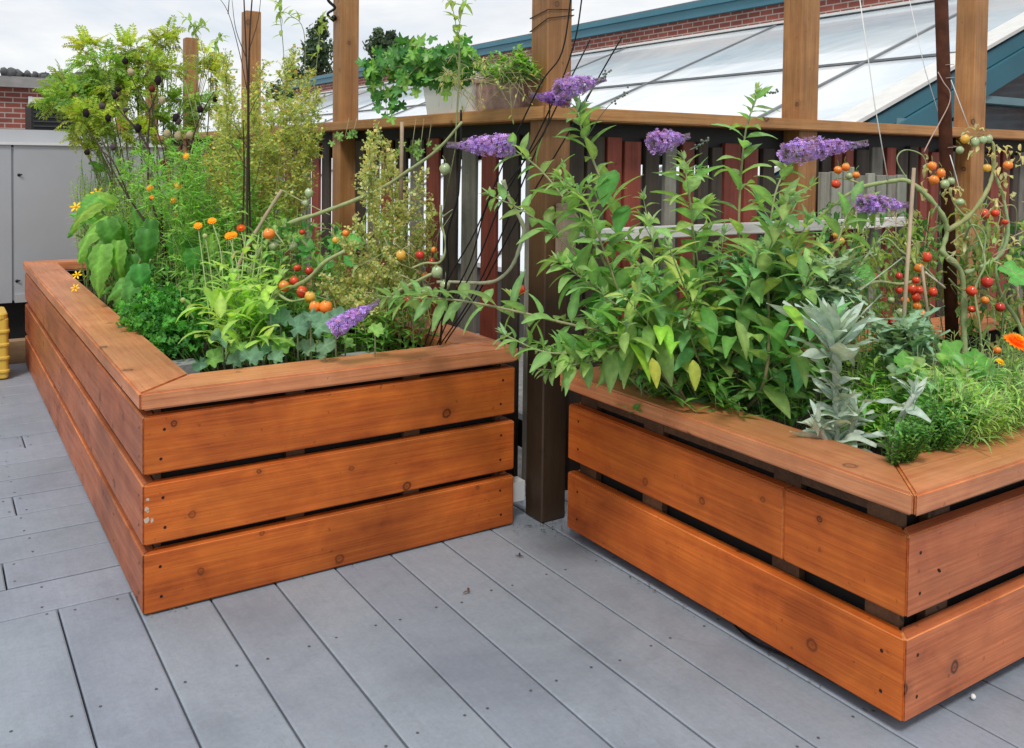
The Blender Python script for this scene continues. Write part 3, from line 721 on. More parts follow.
# ================================================================== PLANTS
G_MID = (.19, .325, .105); G_DARK = (.045, .15, .035); G_YEL = (.34, .42, .06); G_BLUE = (.17, .29, .20); G_SILV = (.44, .53, .46)
OLIVE = (.42, .38, .12); STEMG = (.26, .33, .13); STEMB = (.33, .26, .16); BARK = (.05, .028, .025)
ORANGE = (.85, .17, .02); REDT = (.62, .035, .02); YELT = (.75, .38, .04); GREENT = (.34, .42, .20)
def root_at(x, y, z=.41): return V((x, y, z))
def tomato(par, p, r, kind='o'):
    c, c2 = {'r': (REDT, (.75, .09, .02)), 'o': (ORANGE, (.85, .32, .05)), 'y': (YELT, (.80, .45, .08)), 'g': (GREENT, (.42, .50, .28)), 'd': ((.40, .03, .02), REDT)}[kind]
    g = MB(); g.ball(p, r, jit(c, .1, .02), 14, 10, (R.uniform(.88, 1.05), R.uniform(.88, 1.05), R.uniform(.84, 1.1)), wob=.16, c2=c2)
    for k in range(5):
        a = k*2*PI/5+R.random(); d = V((math.cos(a), math.sin(a), .25))
        leaf(g, V(p)+V((0, 0, r*.93)), d, r*.9, r*.25, (.16, .26, .07), droop=1.4, seg=3, m=1)
    g.tube([V(p)+V((0, 0, r*.9)), V(p)+V((R.uniform(-.3, .3)*r, R.uniform(-.3, .3)*r, r*1.5)), V(p)+V((R.uniform(-.8, .8)*r, R.uniform(-.8, .8)*r, r*2.3))], r*.08, r*.06, (.2, .28, .09), 4, m=1)
    return g.build('tomato', [M['fruit'], M['stem']], par)
def px_path(pts, n=6): return bezier([W(*p) for p in pts], n)
def along(path, t):
    k = t*(len(path)-1); i = min(int(k), len(path)-2); f = k-i
    return path[i].lerp(path[i+1], f), (path[i+1]-path[i]).normalized()
def dirs(d):
    s = d.cross(V((0, 0, 1)));
    if s.length < .1: s = d.cross(V((1, 0, 0)))
    s.normalize(); return s, s.cross(d).normalized()
def clampbox(p, floor=None):
    if floor is not None: return V((min(max(p.x, FX+.01), FX+.07), p.y, floor))
    if p.y > 2.25 and p.x < 1.6: return V((min(max(p.x, X1+.17), XR-.17), min(max(p.y, Y1+.17), YB-.17), p.z))
    return V((max(p.x, X2+.14), min(max(p.y, Y2+.14), YE-.08), p.z))

# ---------------- butterfly bush: the big shrub of the near planter
bush = thing('butterfly_bush', 'large butterfly bush with pointed green leaves and purple flower spikes in the near planter', 'shrub', (1.95, 1.62, .38))
bs = MB(); bl = MB()
def pair(mb, p, d, ln, wd, c, turn, spread=1.0, droop=.8):
    s, u = dirs(d); a = s*math.cos(turn)+u*math.sin(turn)
    if p.z < .57 and (p.x < X2+.10 or p.y < Y2+.16) and p.x > X2-.12: return
    for sg in (1, -1):
        dd = (a*sg*spread+d*R.uniform(.25, .7)+V((0, 0, R.uniform(-.05, .35)))+rv(.12)).normalized()
        l_ = ln*R.uniform(.6, 1.3)
        bs.tube([p, p+dd*l_*.06], .0012, .001, STEMG, 4)
        leaf(mb, p+dd*l_*.06, dd, l_, wd*R.uniform(.85, 1.15), jit(c, .22, .05), droop=droop*R.uniform(.3, 1.5), fold=R.uniform(.15, .4), prof='lance', seg=6, wave=.02, twist=R.uniform(-.5, .5))
def tuft(p, d, n, ln, c):
    for k in range(n):
        dd = (d*1.2+rv(.55)).normalized(); leaf(bl, p, dd, ln*R.uniform(.5, 1.1), ln*.32, jit(c, .15), droop=R.uniform(-.2, .9), fold=.35, seg=4)
def bstem(pts, r0=.005, r1=.0018, ln=.10, c=G_MID, gap=.045, t0=.15, brown=True, tip=True, side=.25, mats=None):
    path = px_path(pts, 5); bs.tube(path, r0, r1, (.26, .19, .11) if brown else STEMG, 6, c2=(.28, .34, .16))
    Lp = sum((path[i+1]-path[i]).length for i in range(len(path)-1)); n = max(2, int(Lp/gap)); turn = R.random()*PI
    for k in range(n):
        t = t0+(1-t0)*(k+.5)/n; p, d = along(path, t); turn += PI/2+R.uniform(-.3, .3)
        sz = ln*1.18*(1.1-.5*t**2)
        pair(bl, p, d, sz, sz*.43, c, turn)
        if R.random() < side:      # axillary shoot of small leaves
            s, u = dirs(d); dd = (s*R.choice((1, -1))+d*.8+V((0, 0, .5))+rv(.2)).normalized(); q = p+dd*R.uniform(.03, .07)
            bs.tube([p, q], .0014, .001, STEMG, 4); tuft(q, dd, 5, sz*.55, jit((.20, .33, .12), .1)); pair(bl, p.lerp(q, .6), dd, sz*.5, sz*.24, c, R.random()*3)
    if tip: tuft(path[-1], (path[-1]-path[-3]).normalized(), 7, ln*.5, (.24, .34, .17))
    return path
def spike(par, a, b, r, thin=.25, n=330, c=(.54, .36, .84), c2=(.40, .23, .70), droop=.012, bud=(.27, .24, .25), name='flower_spike'):
    """cone of tiny four-petalled florets from a (broad end) to b (tip)"""
    g = MB(); a = V(a); b = V(b); d = (b-a).normalized(); s, u = dirs(d); Ln = (b-a).length; n = int(n*2.0); r *= .80
    g.tube([a, a.lerp(b, .5), b], .003, .001, (.25, .2, .2), 5)
    for k in range(n):
        t = R.random()**1.25; an = R.uniform(0, 2*PI)
        w = r*(math.sin(PI*min(1, .22+t*.78))**.6)*(1-.78*t**1.5)*(1+.5*noise.noise(V((t*11, an*2.0, a.x*7))))
        rr = w*R.uniform(.35, 1.0)**.5
        nrm = (s*math.cos(an)+u*math.sin(an)+d*.25).normalized(); p = a+d*(Ln*t)+(s*math.cos(an)+u*math.sin(an))*rr+V((0, 0, -droop*t*t))
        nn = (nrm+rv(.35)).normalized(); e1 = nn.orthogonal().normalized(); e2 = nn.cross(e1)
        q = .0050*R.uniform(.7, 1.25)*(1 if t < .7 else .6); cc = jit(c if R.random() < .65 else c2, .35, .05)
        if t > .8 or R.random() < .07: cc = tuple(x*.4+y*.6 for x, y in zip(cc, bud))
        ce = g.vert(p, (.62, .28, .12) if R.random() < .12 and t < .7 else tuple(x*.75 for x in cc))
        for j in range(4):
            th = j*PI/2; o1_ = e1*math.cos(th)+e2*math.sin(th); o2_ = e1*math.cos(th+PI/2)+e2*math.sin(th+PI/2)
            i1 = g.vert(p+o1_*q+o2_*q*.45+nn*q*.3, cc); i2 = g.vert(p+o1_*q-o2_*q*.45+nn*q*.3, cc); g.face(ce, i2, i1)
        if R.random() < .35: g.tube([a+d*(Ln*t), p], .0007, .0005, (.26, .2, .25), 3)
    return g.build(name, M['petal'], par)
BD = 2.2
# long surveyed shoots
P_ = {}
P_['a'] = bstem([(700, 426, 2.4), (640, 340, 2.25), (598, 250, 2.3), (548, 178, 2.4), (510, 146, 2.42)], .006, ln=.085, gap=.055, side=.35)
P_['b'] = bstem([(705, 426, 2.4), (655, 330, 2.3), (615, 215, 2.4), (585, 140, 2.45), (578, 112, 2.45)], .006, ln=.085, gap=.05, side=.3)
P_['c'] = bstem([(700, 430, 2.3), (650, 350, 2.22), (560, 322, 2.15), (470, 302, 2.3), (420, 298, 2.4), (385, 297, 2.42)], .005, ln=.075, gap=.045, side=.25, t0=.3)
P_['d'] = bstem([(712, 426, 2.4), (697, 320, 2.25), (692, 220, 2.3), (684, 160, 2.35)], .0055, ln=.09, gap=.055, side=.3)
P_['e'] = bstem([(725, 426, 2.4), (765, 380, 2.2), (768, 260, 2.25), (775, 195, 2.3), (790, 162, 2.35)], .0055, ln=.09, gap=.055)
P_['f'] = bstem([(715, 426, 2.4), (735, 300, 2.35), (740, 190, 2.4), (746, 130, 2.4), (757, 97, 2.4)], .005, .0016, ln=.08, gap=.055, side=.15)
P_['g'] = bstem([(700, 425, 2.3), (650, 348, 2.2), (590, 352, 2.12), (545, 352, 2.1), (505, 335, 2.15)], .004, ln=.075, gap=.038, t0=.25)
P_['h'] = bstem([(700, 425, 2.3), (640, 352, 2.2), (585, 362, 2.12), (548, 372, 2.1)], .004, ln=.065, gap=.034, t0=.3, side=.6)
P_['i'] = bstem([(700, 426, 2.4), (640, 330, 2.2), (590, 285, 2.2), (560, 262, 2.2)], .004, ln=.085, gap=.045, t0=.35)
P_['j'] = bstem([(700, 426, 2.4), (640, 340, 2.2), (600, 240, 2.2), (585, 200, 2.25), (560, 180, 2.3)], .004, ln=.08, gap=.05, t0=.35)
P_['k'] = bstem([(640, 345, 2.2), (580, 260, 2.3), (530, 215, 2.4), (490, 195, 2.45)], .003, ln=.075, gap=.05, t0=.1, side=.1)
P_['l'] = bstem([(730, 426, 2.4), (790, 330, 2.2), (830, 260, 2.25), (850, 210, 2.35), (868, 207, 2.35)], .004, ln=.08, gap=.06, t0=.3)
for k in range(32):
    tx = R.uniform(580, 855); ty = 165+R.random()**.9*150+abs(tx-700)*.25; d0 = R.uniform(2.0, 2.55)
    bx = R.uniform(675, 745)
    if ty > 372: continue
    bstem([(bx, 424, 2.42), ((bx*.4+tx*.6)+R.uniform(-14, 14), (430+ty)/2-10, (2.4+max(d0, 2.12))/2), (tx, ty, d0)], .0035, .0014, ln=R.uniform(.075, .10), gap=.058, t0=.25, c=jit(G_MID, .25, .1), side=.18)
# low big leaves that hang over the cap
for k in range(20):
    p = W(R.uniform(610, 800), R.uniform(305, 352), R.uniform(2.02, 2.25)); d = (V((-.6, -.7, -.1))+rv(.5)).normalized()
    leaf(bl, p, d, R.uniform(.09, .13), R.uniform(.032, .045), jit(R.choice([G_MID, (.20, .40, .05), (.10, .26, .05)]), .2), droop=R.uniform(.5, 1.4), fold=.25, seg=6, wave=.02)
for (x, y) in ((652, 372), (693, 374)):
    leaf(bl, W(x, y-14, 1.93), V((-.2, -.3, -.8))+rv(.15), .065, .03, jit((.27, .33, .05), .1), droop=.3, seg=6)
for (x, y, ln, w_, dx, dy) in ((600, 190, .12, .075, -.2, .1), (612, 225, .10, .06, -.3, 0), (585, 310, .1, .045, -.8, -.2)):
    leaf(bl, W(x+15, y-20, 2.25), V((-.5, -.2, -.6)), ln*.9, w_*.9, (.07, .21, .045), droop=.4, seg=6)
bs.build('stems', M['stem'], bush); bl.build('foliage', M['leaf'], bush)
spike(bush, W(514, 146, 2.42), W(447, 142, 2.45), .043, n=420)
spike(bush, W(558, 90, 2.42), W(606, 76, 2.5), .040, n=420)
spike(bush, W(570, 100, 2.5), W(530, 92, 2.55), .030, n=220, c=(.25, .10, .42))
spike(bush, W(652, 143, 2.3), W(690, 133, 2.36), .040, n=330)
spike(bush, W(784, 153, 2.3), W(868, 140, 2.4), .042, n=480)
spike(bush, W(860, 204, 2.3), W(912, 202, 2.36), .032, n=340)
spike(bush, W(332, 330, 2.38), W(380, 298, 2.42), .034, n=380)
def twig_tip(pts, c=(.15, .17, .13)):
    tw = MB()
    tw.tube(px_path(pts), .0018, .0009, c, 4)
    p = W(*pts[-1]); d = (W(*pts[-1])-W(*pts[-2])).normalized()
    for k in range(12): dd = (d+rv(.5)).normalized(); tw.ball(p-d*R.uniform(-.01, .04)+rv(.004), .0035, jit(c, .3), 5, 4)
    tw.build('seed_head', M['stem'], bush)
twig_tip([(578, 112, 2.45), (590, 92, 2.45), (608, 72, 2.45)]); twig_tip([(585, 140, 2.45), (605, 110, 2.4), (625, 92, 2.4)]); twig_tip([(746, 130, 2.4), (757, 97, 2.4), (775, 92, 2.4)]); twig_tip([(690, 150, 2.35), (700, 145, 2.35), (706, 140, 2.35)])

# ---------------- tomato plant right
tr = thing('tomato_plant', 'tomato plant with thick twisting green stems and many small tomatoes beside the rusty pole', 'plant', (2.5, 1.5, .38))
ts = MB()
TD = 2.62
def tst(pts, r0, r1, c=(.33, .38, .17), c2=None):
    path = px_path([(x, y, d) for x, y, d in pts], 6); ts.tube(path, r0*.76, r1*.78, jit(c, .12), 8, c2=c2, knob=.5); return path
tst([(966, 400, 2.6), (964, 330, 2.6), (962, 275, 2.6), (945, 255, 2.58), (943, 248, 2.58), (947, 230, 2.58), (940, 211, 2.56), (924, 193, 2.56), (908, 181, 2.56), (893, 181, 2.58), (866, 186, 2.6), (850, 193, 2.62), (835, 204, 2.62), (815, 221, 2.64)], .012, .0055, c2=(.30, .36, .14))
tst([(866, 186, 2.6), (850, 180, 2.6), (838, 178, 2.58)], .004, .0018)
tst([(947, 231, 2.58), (968, 217, 2.58), (984, 196, 2.58), (992, 176, 2.6), (994, 150, 2.6), (990, 140, 2.6), (975, 138, 2.6)], .0105, .003)
tst([(965, 273, 2.6), (980, 267, 2.6), (1000, 255, 2.6), (1008, 232, 2.6), (1004, 200, 2.6), (998, 182, 2.62), (990, 165, 2.62)], .009, .004)
tst([(1025, 345, 2.6), (1018, 322, 2.6), (1002, 296, 2.6), (996, 267, 2.6), (1005, 235, 2.62), (1008, 225, 2.62)], .008, .004)
tst([(985, 395, 2.6), (980, 330, 2.55), (975, 290, 2.55), (985, 262, 2.55), (975, 230, 2.6), (955, 205, 2.6), (950, 190, 2.62)], .005, .003)
tst([(872, 400, 2.55), (850, 300, 2.55), (880, 240, 2.6), (902, 252, 2.6), (925, 268, 2.62), (940, 285, 2.62)], .004, .004)
tst([(925, 272, 2.5), (935, 280, 2.5), (945, 288, 2.55)], .005, .004, (.6, .55, .42))
tst([(848, 295, 2.45), (875, 282, 2.5), (900, 284, 2.55), (918, 280, 2.58)], .005, .006)
tst([(850, 298, 2.4), (880, 275, 2.4), (902, 258, 2.42)], .003, .002, (.45, .47, .32))
tst([(964, 240, 2.55), (972, 225, 2.5), (985, 235, 2.5), (982, 262, 2.5)], .004, .003)
tst([(985, 195, 2.6), (1000, 210, 2.6), (995, 235, 2.6)], .0035, .0015)
tst([(908, 181, 2.6), (897, 160, 2.6), (905, 150, 2.6), (922, 155, 2.6), (928, 170, 2.6)], .003, .0015)
for k in range(95):
    x = R.uniform(830, 1030); y = R.uniform(200, 330); d = R.uniform(2.45, 2.85)
    tst([(x, y, d), (x+R.uniform(-18, 18), y+R.uniform(-14, 20), d), (x+R.uniform(-30, 30), y+R.uniform(-10, 45), d+.05)], .0022, .0009, jit(R.choice([(.36, .37, .19), (.42, .36, .22), (.24, .30, .11)]), .2))
for k in range(14):
    x = R.uniform(850, 1025); tst([(x, 395, 2.75), (x+R.uniform(-15, 15), 330, 2.75), (x+R.uniform(-25, 25), R.uniform(200, 270), 2.75)], .003, .0018, jit((.40, .36, .22), .2))
ts.build('stems', M['stem'], tr)
tl = MB()
def shriv(mb, p, n, s, c):
    for k in range(n): leaf(mb, p+rv(s*.4), rv().normalized()+V((0, 0, -.5)), s*R.uniform(.5, 1.2), s*.35, jit(c, .3), droop=R.uniform(.5, 2.5), fold=.5, seg=4, wave=.2)
for k in range(230):
    x = R.uniform(815, 1035); y = R.uniform(205, 345); shriv(tl, W(x, y, R.uniform(2.6, 2.95)), 4, .05, R.choice([G_MID, (.20, .28, .08), (.28, .30, .12), G_DARK]))
for x, y in ((948, 187), (1000, 155), (1005, 180), (975, 137), (985, 150), (955, 195), (1012, 150), (1005, 190), (990, 205), (925, 190), (930, 165), (1010, 240), (960, 245)):
    shriv(tl, W(x, y, 2.6), 7, .035, (.42, .40, .20))
for x, y in ((880, 240), (905, 245), (890, 255), (870, 250), (850, 225), (915, 235), (862, 262), (985, 250), (1012, 262)):
    shriv(tl, W(x, y, 2.65), 8, .05, R.choice([(.30, .36, .10), (.22, .32, .08)]))
tl.build('foliage', M['leaf'], tr)
for x, y, k, r in ((838, 170, 'o', .012), (846, 167, 'o', .013), (849, 176, 'g', .011), (856, 175, 'o', .012), (836, 184, 'r', .014), (932, 166, 'o', .013), (941, 173, 'o', .014), (934, 180, 'o', .015), (945, 184, 'g', .014),
                   (951, 181, 'g', .012), (965, 139, 'y', .013), (975, 142, 'g', .013), (983, 140, 'g', .013), (989, 139, 'g', .011), (960, 150, 'g', .012), (987, 168, 'y', .012), (1008, 165, 'o', .014),
                   (985, 214, 'r', .014), (995, 213, 'r', .013), (927, 257, 'r', .015), (919, 268, 'o', .015), (912, 289, 'r', .014), (919, 290, 'r', .013), (916, 297, 'r', .014), (933, 292, 'r', .014), (917, 306, 'o', .014),
                   (923, 314, 'o', .012), (972, 291, 'r', .017), (987, 282, 'd', .017), (1000, 307, 'd', .014), (892, 321, 'd', .013), (899, 276, 'd', .011), (874, 277, 'd', .012), (972, 309, 'r', .012), (878, 340, 'd', .016),
                   (909, 336, 'd', .017), (997, 350, 'o', .013), (840, 241, 'y', .014), (836, 235, 'y', .010), (916, 280, 'r', .011), (960, 202, 'g', .012), (891, 300, 'g', .011), (900, 312, 'g', .011), (1005, 222, 'r', .01), (899, 290, 'r', .012), (905, 300, 'o', .012), (985, 300, 'o', .011)):
    tomato(tr, W(x, y, 2.56), r*.98, k)

# ---------------- silver sage, big and small
def sage(label, base, stems_):
    """stems_: (top, rosette leaves, length, whorls up the stem)"""
    t = thing('silver_sage', label, 'plant', base); st = MB(); lf = MB()
    def lv(p, a, el, l_, wd=.31):
        dd = V((math.cos(a)*math.cos(el), math.sin(a)*math.cos(el), math.sin(el)))
        leaf(lf, p, dd, l_, l_*wd, jit(G_SILV, .10, .02), droop=R.uniform(0, 1.0), fold=.22, prof='lance', seg=10, wave=.09, mid=1.1, twist=R.uniform(-.6, .6))
    for top, n, ln, wh in stems_:
        path = bezier([base, base.lerp(top, .5)+rv(.006), top], 6); st.tube(path, .008, .0055, (.38, .42, .35), 8)
        for k in range(n): lv(top+V((0, 0, R.uniform(-.03, .005))), k*2.4+R.uniform(-.3, .3), (.75+.75*(k/n))+R.uniform(-.15, .15), ln*(1.0-.25*k/n)*R.uniform(.8, 1.15), R.uniform(.19, .27))
        for t_, m_, l_, e_ in wh:
            p, d = along(path, t_)
            for k in range(m_): lv(p+rv(.006), k*2*PI/m_+R.uniform(-.4, .4), e_+R.uniform(-.25, .25), l_*R.uniform(.6, 1.2), R.uniform(.30, .46))
    st.build('stem', M['stem'], t); lf.build('foliage', M['leaf_soft'], t)
b_ = W(838, 462, 2.0); sage('large silver grey sage with an upright fan of felted leaves in the near planter', b_,
    [(W(834, 346, 1.99), 26, .155, ((.88, 5, .15, .35), (.76, 8, .07, .9), (.66, 8, .06, .7), (.54, 9, .06, .8), (.42, 9, .07, .7), (.3, 10, .085, .5), (.2, 10, .11, .35), (.12, 8, .13, .2))), (W(856, 412, 1.97), 10, .07, ()), (W(818, 424, 1.96), 8, .06, ())])
b_ = W(893, 472, 1.86); sage('small young silver sage leaning right beside the mitre of the near planter', b_, [(W(914, 394, 1.85), 11, .065, ((.75, 4, .085, .15), (.4, 3, .06, .2)))])
# serrated grey green plants behind it
def serr(label, cx, cy, n, d0, r, c, ln=.11):
    base = W(cx, cy+60, d0); t = thing('grey_leaved_herb', label, 'plant', base); st = MB(); lf = MB()
    for k in range(n):
        p0 = base+rv(.02); a = R.uniform(0, 2*PI); top = W(cx, cy, d0)+V((math.cos(a)*r*R.random(), math.sin(a)*r*R.random(), R.uniform(-.04, .06)))
        path = bezier([p0, p0.lerp(top, .6), top], 4); st.tube(path, .002, .0012, STEMG, 4)
        for j in range(9):
            p, d = along(path, .35+.65*j/9); dd = (rv(.7)+V((0, 0, .5))).normalized(); leaf(lf, p, dd, ln*R.uniform(.5, 1), ln*.28, jit(c, .2), droop=R.uniform(.3, 1.2), fold=.2, seg=9, lobes=1, wave=.08)
    st.build('stems', M['stem'], t); lf.build('foliage', M['leaf_soft'], t)
serr('pale jagged leaved herb rising behind the large silver sage', 832, 285, 16, 2.2, .06, (.27, .38, .24))
serr('pale jagged leaved herb between the bamboo stake and the rusty pole', 905, 335, 16, 2.25, .09, (.24, .36, .22))
serr('bushy jagged grey green herb in the middle of the near planter', 765, 270, 26, 2.35, .14, (.16, .31, .15))

# ---------------- bushy fillers of the near planter
def bushy(name, label, cat, spots, stems, leafn, ln, lw, c, dz=0, prof='lance', material='leaf', droop=.6, upb=.4, seg=3, stemc=STEMG, root=None, floor=None):
    """spots: (px, py, depth, spread in metres) shoot tips"""
    base = root or W(spots[0][0], 445, spots[0][2]); base = clampbox(base, floor) if floor is None else base
    t = thing(name, label, cat, base); st = MB(); lf = MB()
    for (x, y, d, r) in spots:
        for k in range(stems):
            top = W(x, y, d)+V((R.gauss(0, r*.6), R.gauss(0, r*.6), R.gauss(0, r*.45))); p0 = clampbox(V((top.x+R.gauss(0, r*.3), top.y+R.gauss(0, r*.3), max(.40, top.z-.35))), floor)
            path = bezier([p0, p0.lerp(top, .5)+rv(r*.1), top], 4); st.tube(path, .0014, .0008, jit(stemc, .1), 4)
            for j in range(leafn):
                p, dd = along(path, .3+.7*j/leafn); a = R.uniform(0, 2*PI); q = (V((math.cos(a), math.sin(a), upb))+rv(.3)).normalized()
                leaf(lf, p, q, ln*R.uniform(.6, 1.2), lw*R.uniform(.8, 1.2), jit(c, .28, .07), droop=droop*R.uniform(.2, 1.6), fold=.25, prof=prof, seg=seg)
    st.build('stems', M['stem'], t); lf.build('foliage', M[material], t); return t
bushy('tarragon_plant', 'bright green tarragon with narrow drooping leaves spilling over the right cap of the near planter', 'plant', [(975, 385, 2.0, .05), (1000, 375, 2.1, .06), (1010, 392, 2.0, .05), (955, 380, 2.0, .05), (1022, 385, 2.05, .06), (985, 402, 1.93, .035), (1030, 370, 2.1, .08), (1005, 408, 1.95, .03)], 15, 15, .045, .006, (.26, .42, .12), droop=1.1)
bushy('thyme_plant', 'low dense dark green small leaved herb in the front corner of the near planter', 'plant', [(915, 418, 1.84, .035), (935, 415, 1.9, .04), (950, 405, 1.96, .045), (925, 405, 1.95, .045), (905, 430, 1.78, .025), (948, 420, 1.9, .025), (922, 428, 1.8, .02), (965, 408, 1.98, .03)], 26, 30, .013, .0085, (.11, .27, .06), prof='ovate', seg=2, droop=.1, stemc=(.08, .16, .05))
bushy('leafy_herb', 'bright green bushy herb just right of the large silver sage', 'plant', [(872, 375, 2.25, .05), (885, 360, 2.3, .06), (870, 395, 2.15, .04), (890, 385, 2.2, .045)], 13, 13, .045, .012, (.22, .42, .09))
bushy('rocket_plant', 'pale toothed salad leaves between the bamboo stake and the tarragon', 'plant', [(945, 370, 2.1, .05), (935, 385, 2.0, .04), (960, 365, 2.1, .05), (925, 365, 2.1, .05)], 10, 7, .07, .026, (.24, .40, .16), prof='spoon', seg=6)
bushy('leafy_undergrowth', 'shaded leafy green undergrowth at the foot of the butterfly bush', 'plant', [(640, 375, 2.3, .08), (680, 380, 2.3, .09), (720, 385, 2.2, .1), (760, 380, 2.25, .08), (785, 372, 2.35, .07), (610, 345, 2.45, .04), (740, 330, 2.5, .12), (660, 350, 2.35, .08), (700, 350, 2.3, .09), (690, 330, 2.6, .12), (800, 340, 2.4, .1), (815, 375, 2.35, .06)], 12, 10, .05, .018, (.10, .24, .05))
bushy('ferny_herb', 'fine leaved mid green herb spreading behind the near planter tomatoes', 'plant', [(860, 300, 2.6, .1), (900, 320, 2.7, .1), (960, 320, 2.7, .1), (1000, 330, 2.6, .1), (1030, 320, 2.6, .1), (1015, 360, 2.3, .08), (840, 330, 2.4, .1), (880, 345, 2.3, .08), (930, 340, 2.5, .08), (990, 360, 2.25, .08), (780, 290, 2.55, .1), (730, 260, 2.6, .1)], 12, 16, .028, .005, (.20, .34, .10))
t = thing('squash_plant', 'broad bright green leaves and stalks low in front of the tomato stems', 'plant', W(950, 400, 2.2)); g = MB(); s_ = MB()
for x, y, r, n, f in ((955, 355, .045, (-.3, -.7, .6), (-1, 0, .1)), (985, 372, .05, (-.2, -.6, .8), (.6, .4, .5)), (975, 360, .03, (-.5, -.6, .4), (1, 0, -.2)), (1014, 275, .05, (-.3, -.5, .6), (1, -.2, 0)), (905, 362, .03, (-.4, -.6, .7), (0, 0, 1)), (862, 275, .04, (-.5, -.5, .6), (.7, -.3, -.5)), (850, 268, .035, (-.3, -.8, .3), (-.7, 0, -.5))):
    p = W(x, y, 2.15 if y > 300 else 2.55); broad(g, p, n, f, r, jit((.12, .34, .06), .15), 'grape', .1, .12); s_.tube([p, p+V((.01, .03, -.06)), V((p.x+.02, p.y+.05, .4))], .003, .003, STEMG, 5)
s_.build('stems', M['stem'], t); g.build('foliage', M['leaf'], t)
def marigold(par, p, r, c, c2, rows=3, name='flower', n=(0, -.5, .8), pet=13):
    g = MB(); n = V(n).normalized(); e1 = n.orthogonal().normalized(); e2 = n.cross(e1); p = V(p)
    for k in range(rows):
        m_ = pet-k*2; el = .12+.38*k
        for j in range(m_):
            a = 2*PI*j/m_+k*.3; d = (e1*math.cos(a)+e2*math.sin(a))*math.cos(el)+n*math.sin(el); leaf(g, p+n*k*r*.1, d, r*(1-.2*k), r*.42, jit(c if k < 2 else c2, .12, .03), up=n, droop=.2, fold=.2, prof='oblong', seg=3)
    g.ball(p+n*r*.15, r*.28, c2, 7, 5, (1, 1, .7))
    g.build(name, M['petal'], par)
t = thing('marigold', 'orange marigold in full bloom at the right edge of the near planter', 'flower', W(1015, 400, 2.1)); g = MB(); g.tube([W(1015, 400, 2.1), W(1013, 365, 2.12), W(1015, 345, 2.1)], .002, .0018, STEMG, 5)
for k in range(30): leaf(g, W(1013+R.uniform(-6, 6), R.uniform(352, 395), 2.11), rv().normalized(), .03, .006, jit(G_MID, .2), seg=3)
g.build('stem', M['leaf'], t); marigold(t, W(1015, 343, 2.08), .030, (.85, .20, .01), (.9, .33, .02), rows=5, pet=16); marigold(t, W(1000, 362, 2.1), .012, (.75, .5, .02), (.8, .4, .02), rows=2)

# ---------------- poles, stakes, strings
def rod(name, label, cat, path, r, m, group=None, n=8, r1=None):
    g = MB(); g.tube(path, r, r1 or r, (1, 1, 1), n); return tag(g.build(name, M[m]), label, cat, group)
rod('rusty_pole', 'tall rusty brown metal pole standing among the tomato stems in the near planter', 'pole', [W(940.5, -25, 2.66), W(946, 150, 2.66), W(954, 398, 2.66)], .0185, 'rust', n=14)
rod('bamboo_stake', 'tall pale bamboo stake left of the rusty pole', 'stake', [W(893, 440, 2.3), W(903, 330, 2.3), W(914, 168, 2.34)], .0062, 'bamboo', r1=.0048)
rod('bamboo_stake', 'short thin stake among the red tomatoes left of the rusty pole', 'stake', [W(931, 345, 2.5), W(926, 300, 2.5), (W(922, 266, 2.5))], .005, 'bamboo', r1=.004)
rod('bamboo_stake', 'thin stake at the right edge behind the near planter tomatoes', 'stake', [W(1020, 330, 2.7), W(1016, 272, 2.7)], .005, 'bamboo')
rod('bamboo_stake', 'thin upright grey stick behind the olive seed heads by the left fence', 'stake', [W(401, 200, 2.7), W(402, 122, 2.7)], .006, 'bamboo')
rod('garden_string', 'taut white string running down from above to the arching tomato stem', 'string', [W(857, -20, 2.6), W(875, 107, 2.6), W(888, 181, 2.58)], .0016, 'string', n=5)
rod('garden_string', 'white string crossing the pole top towards the teal frame', 'string', [W(905, -20, 2.9), W(925, 70, 2.8), W(940, 118, 2.7)], .0012, 'string', n=5)
rod('garden_string', 'white string from the rusty pole down to the upper right tomatoes', 'string', [W(951, 80, 2.63), W(960, 104, 2.62), W(969, 128, 2.6)], .0014, 'string', n=5)
rod('garden_string', 'white string running down just right of the rusty pole at rail height', 'string', [W(950, 155, 2.62), W(955, 172, 2.6), W(961, 196, 2.6)], .0014, 'string', n=5)
tp = bezier([W(938, 72, 2.64), W(944, 83, 2.63), W(950, 92, 2.63), W(949, 104, 2.63), W(940, 122, 2.63), (W(930, 140, 2.61)), W(924, 152, 2.6)], 6)
rod('garden_twine', 'pinkish twine looped round the rusty pole and tied down to the left', 'string', tp, .0016, 'twine', n=5)
for i, y in enumerate((68, 81, 150)):
    c_ = W(944+y*.03, y, 2.66); rod('wire_tie', ['upper', 'middle', 'lowest'][i]+' thin wire tie wrapped round the rusty pole', 'wire', [c_+V((math.cos(a*PI/6)*.0205, math.sin(a*PI/6)*.0205, .001*a)) for a in range(13)], .0011, 'twine', n=4)
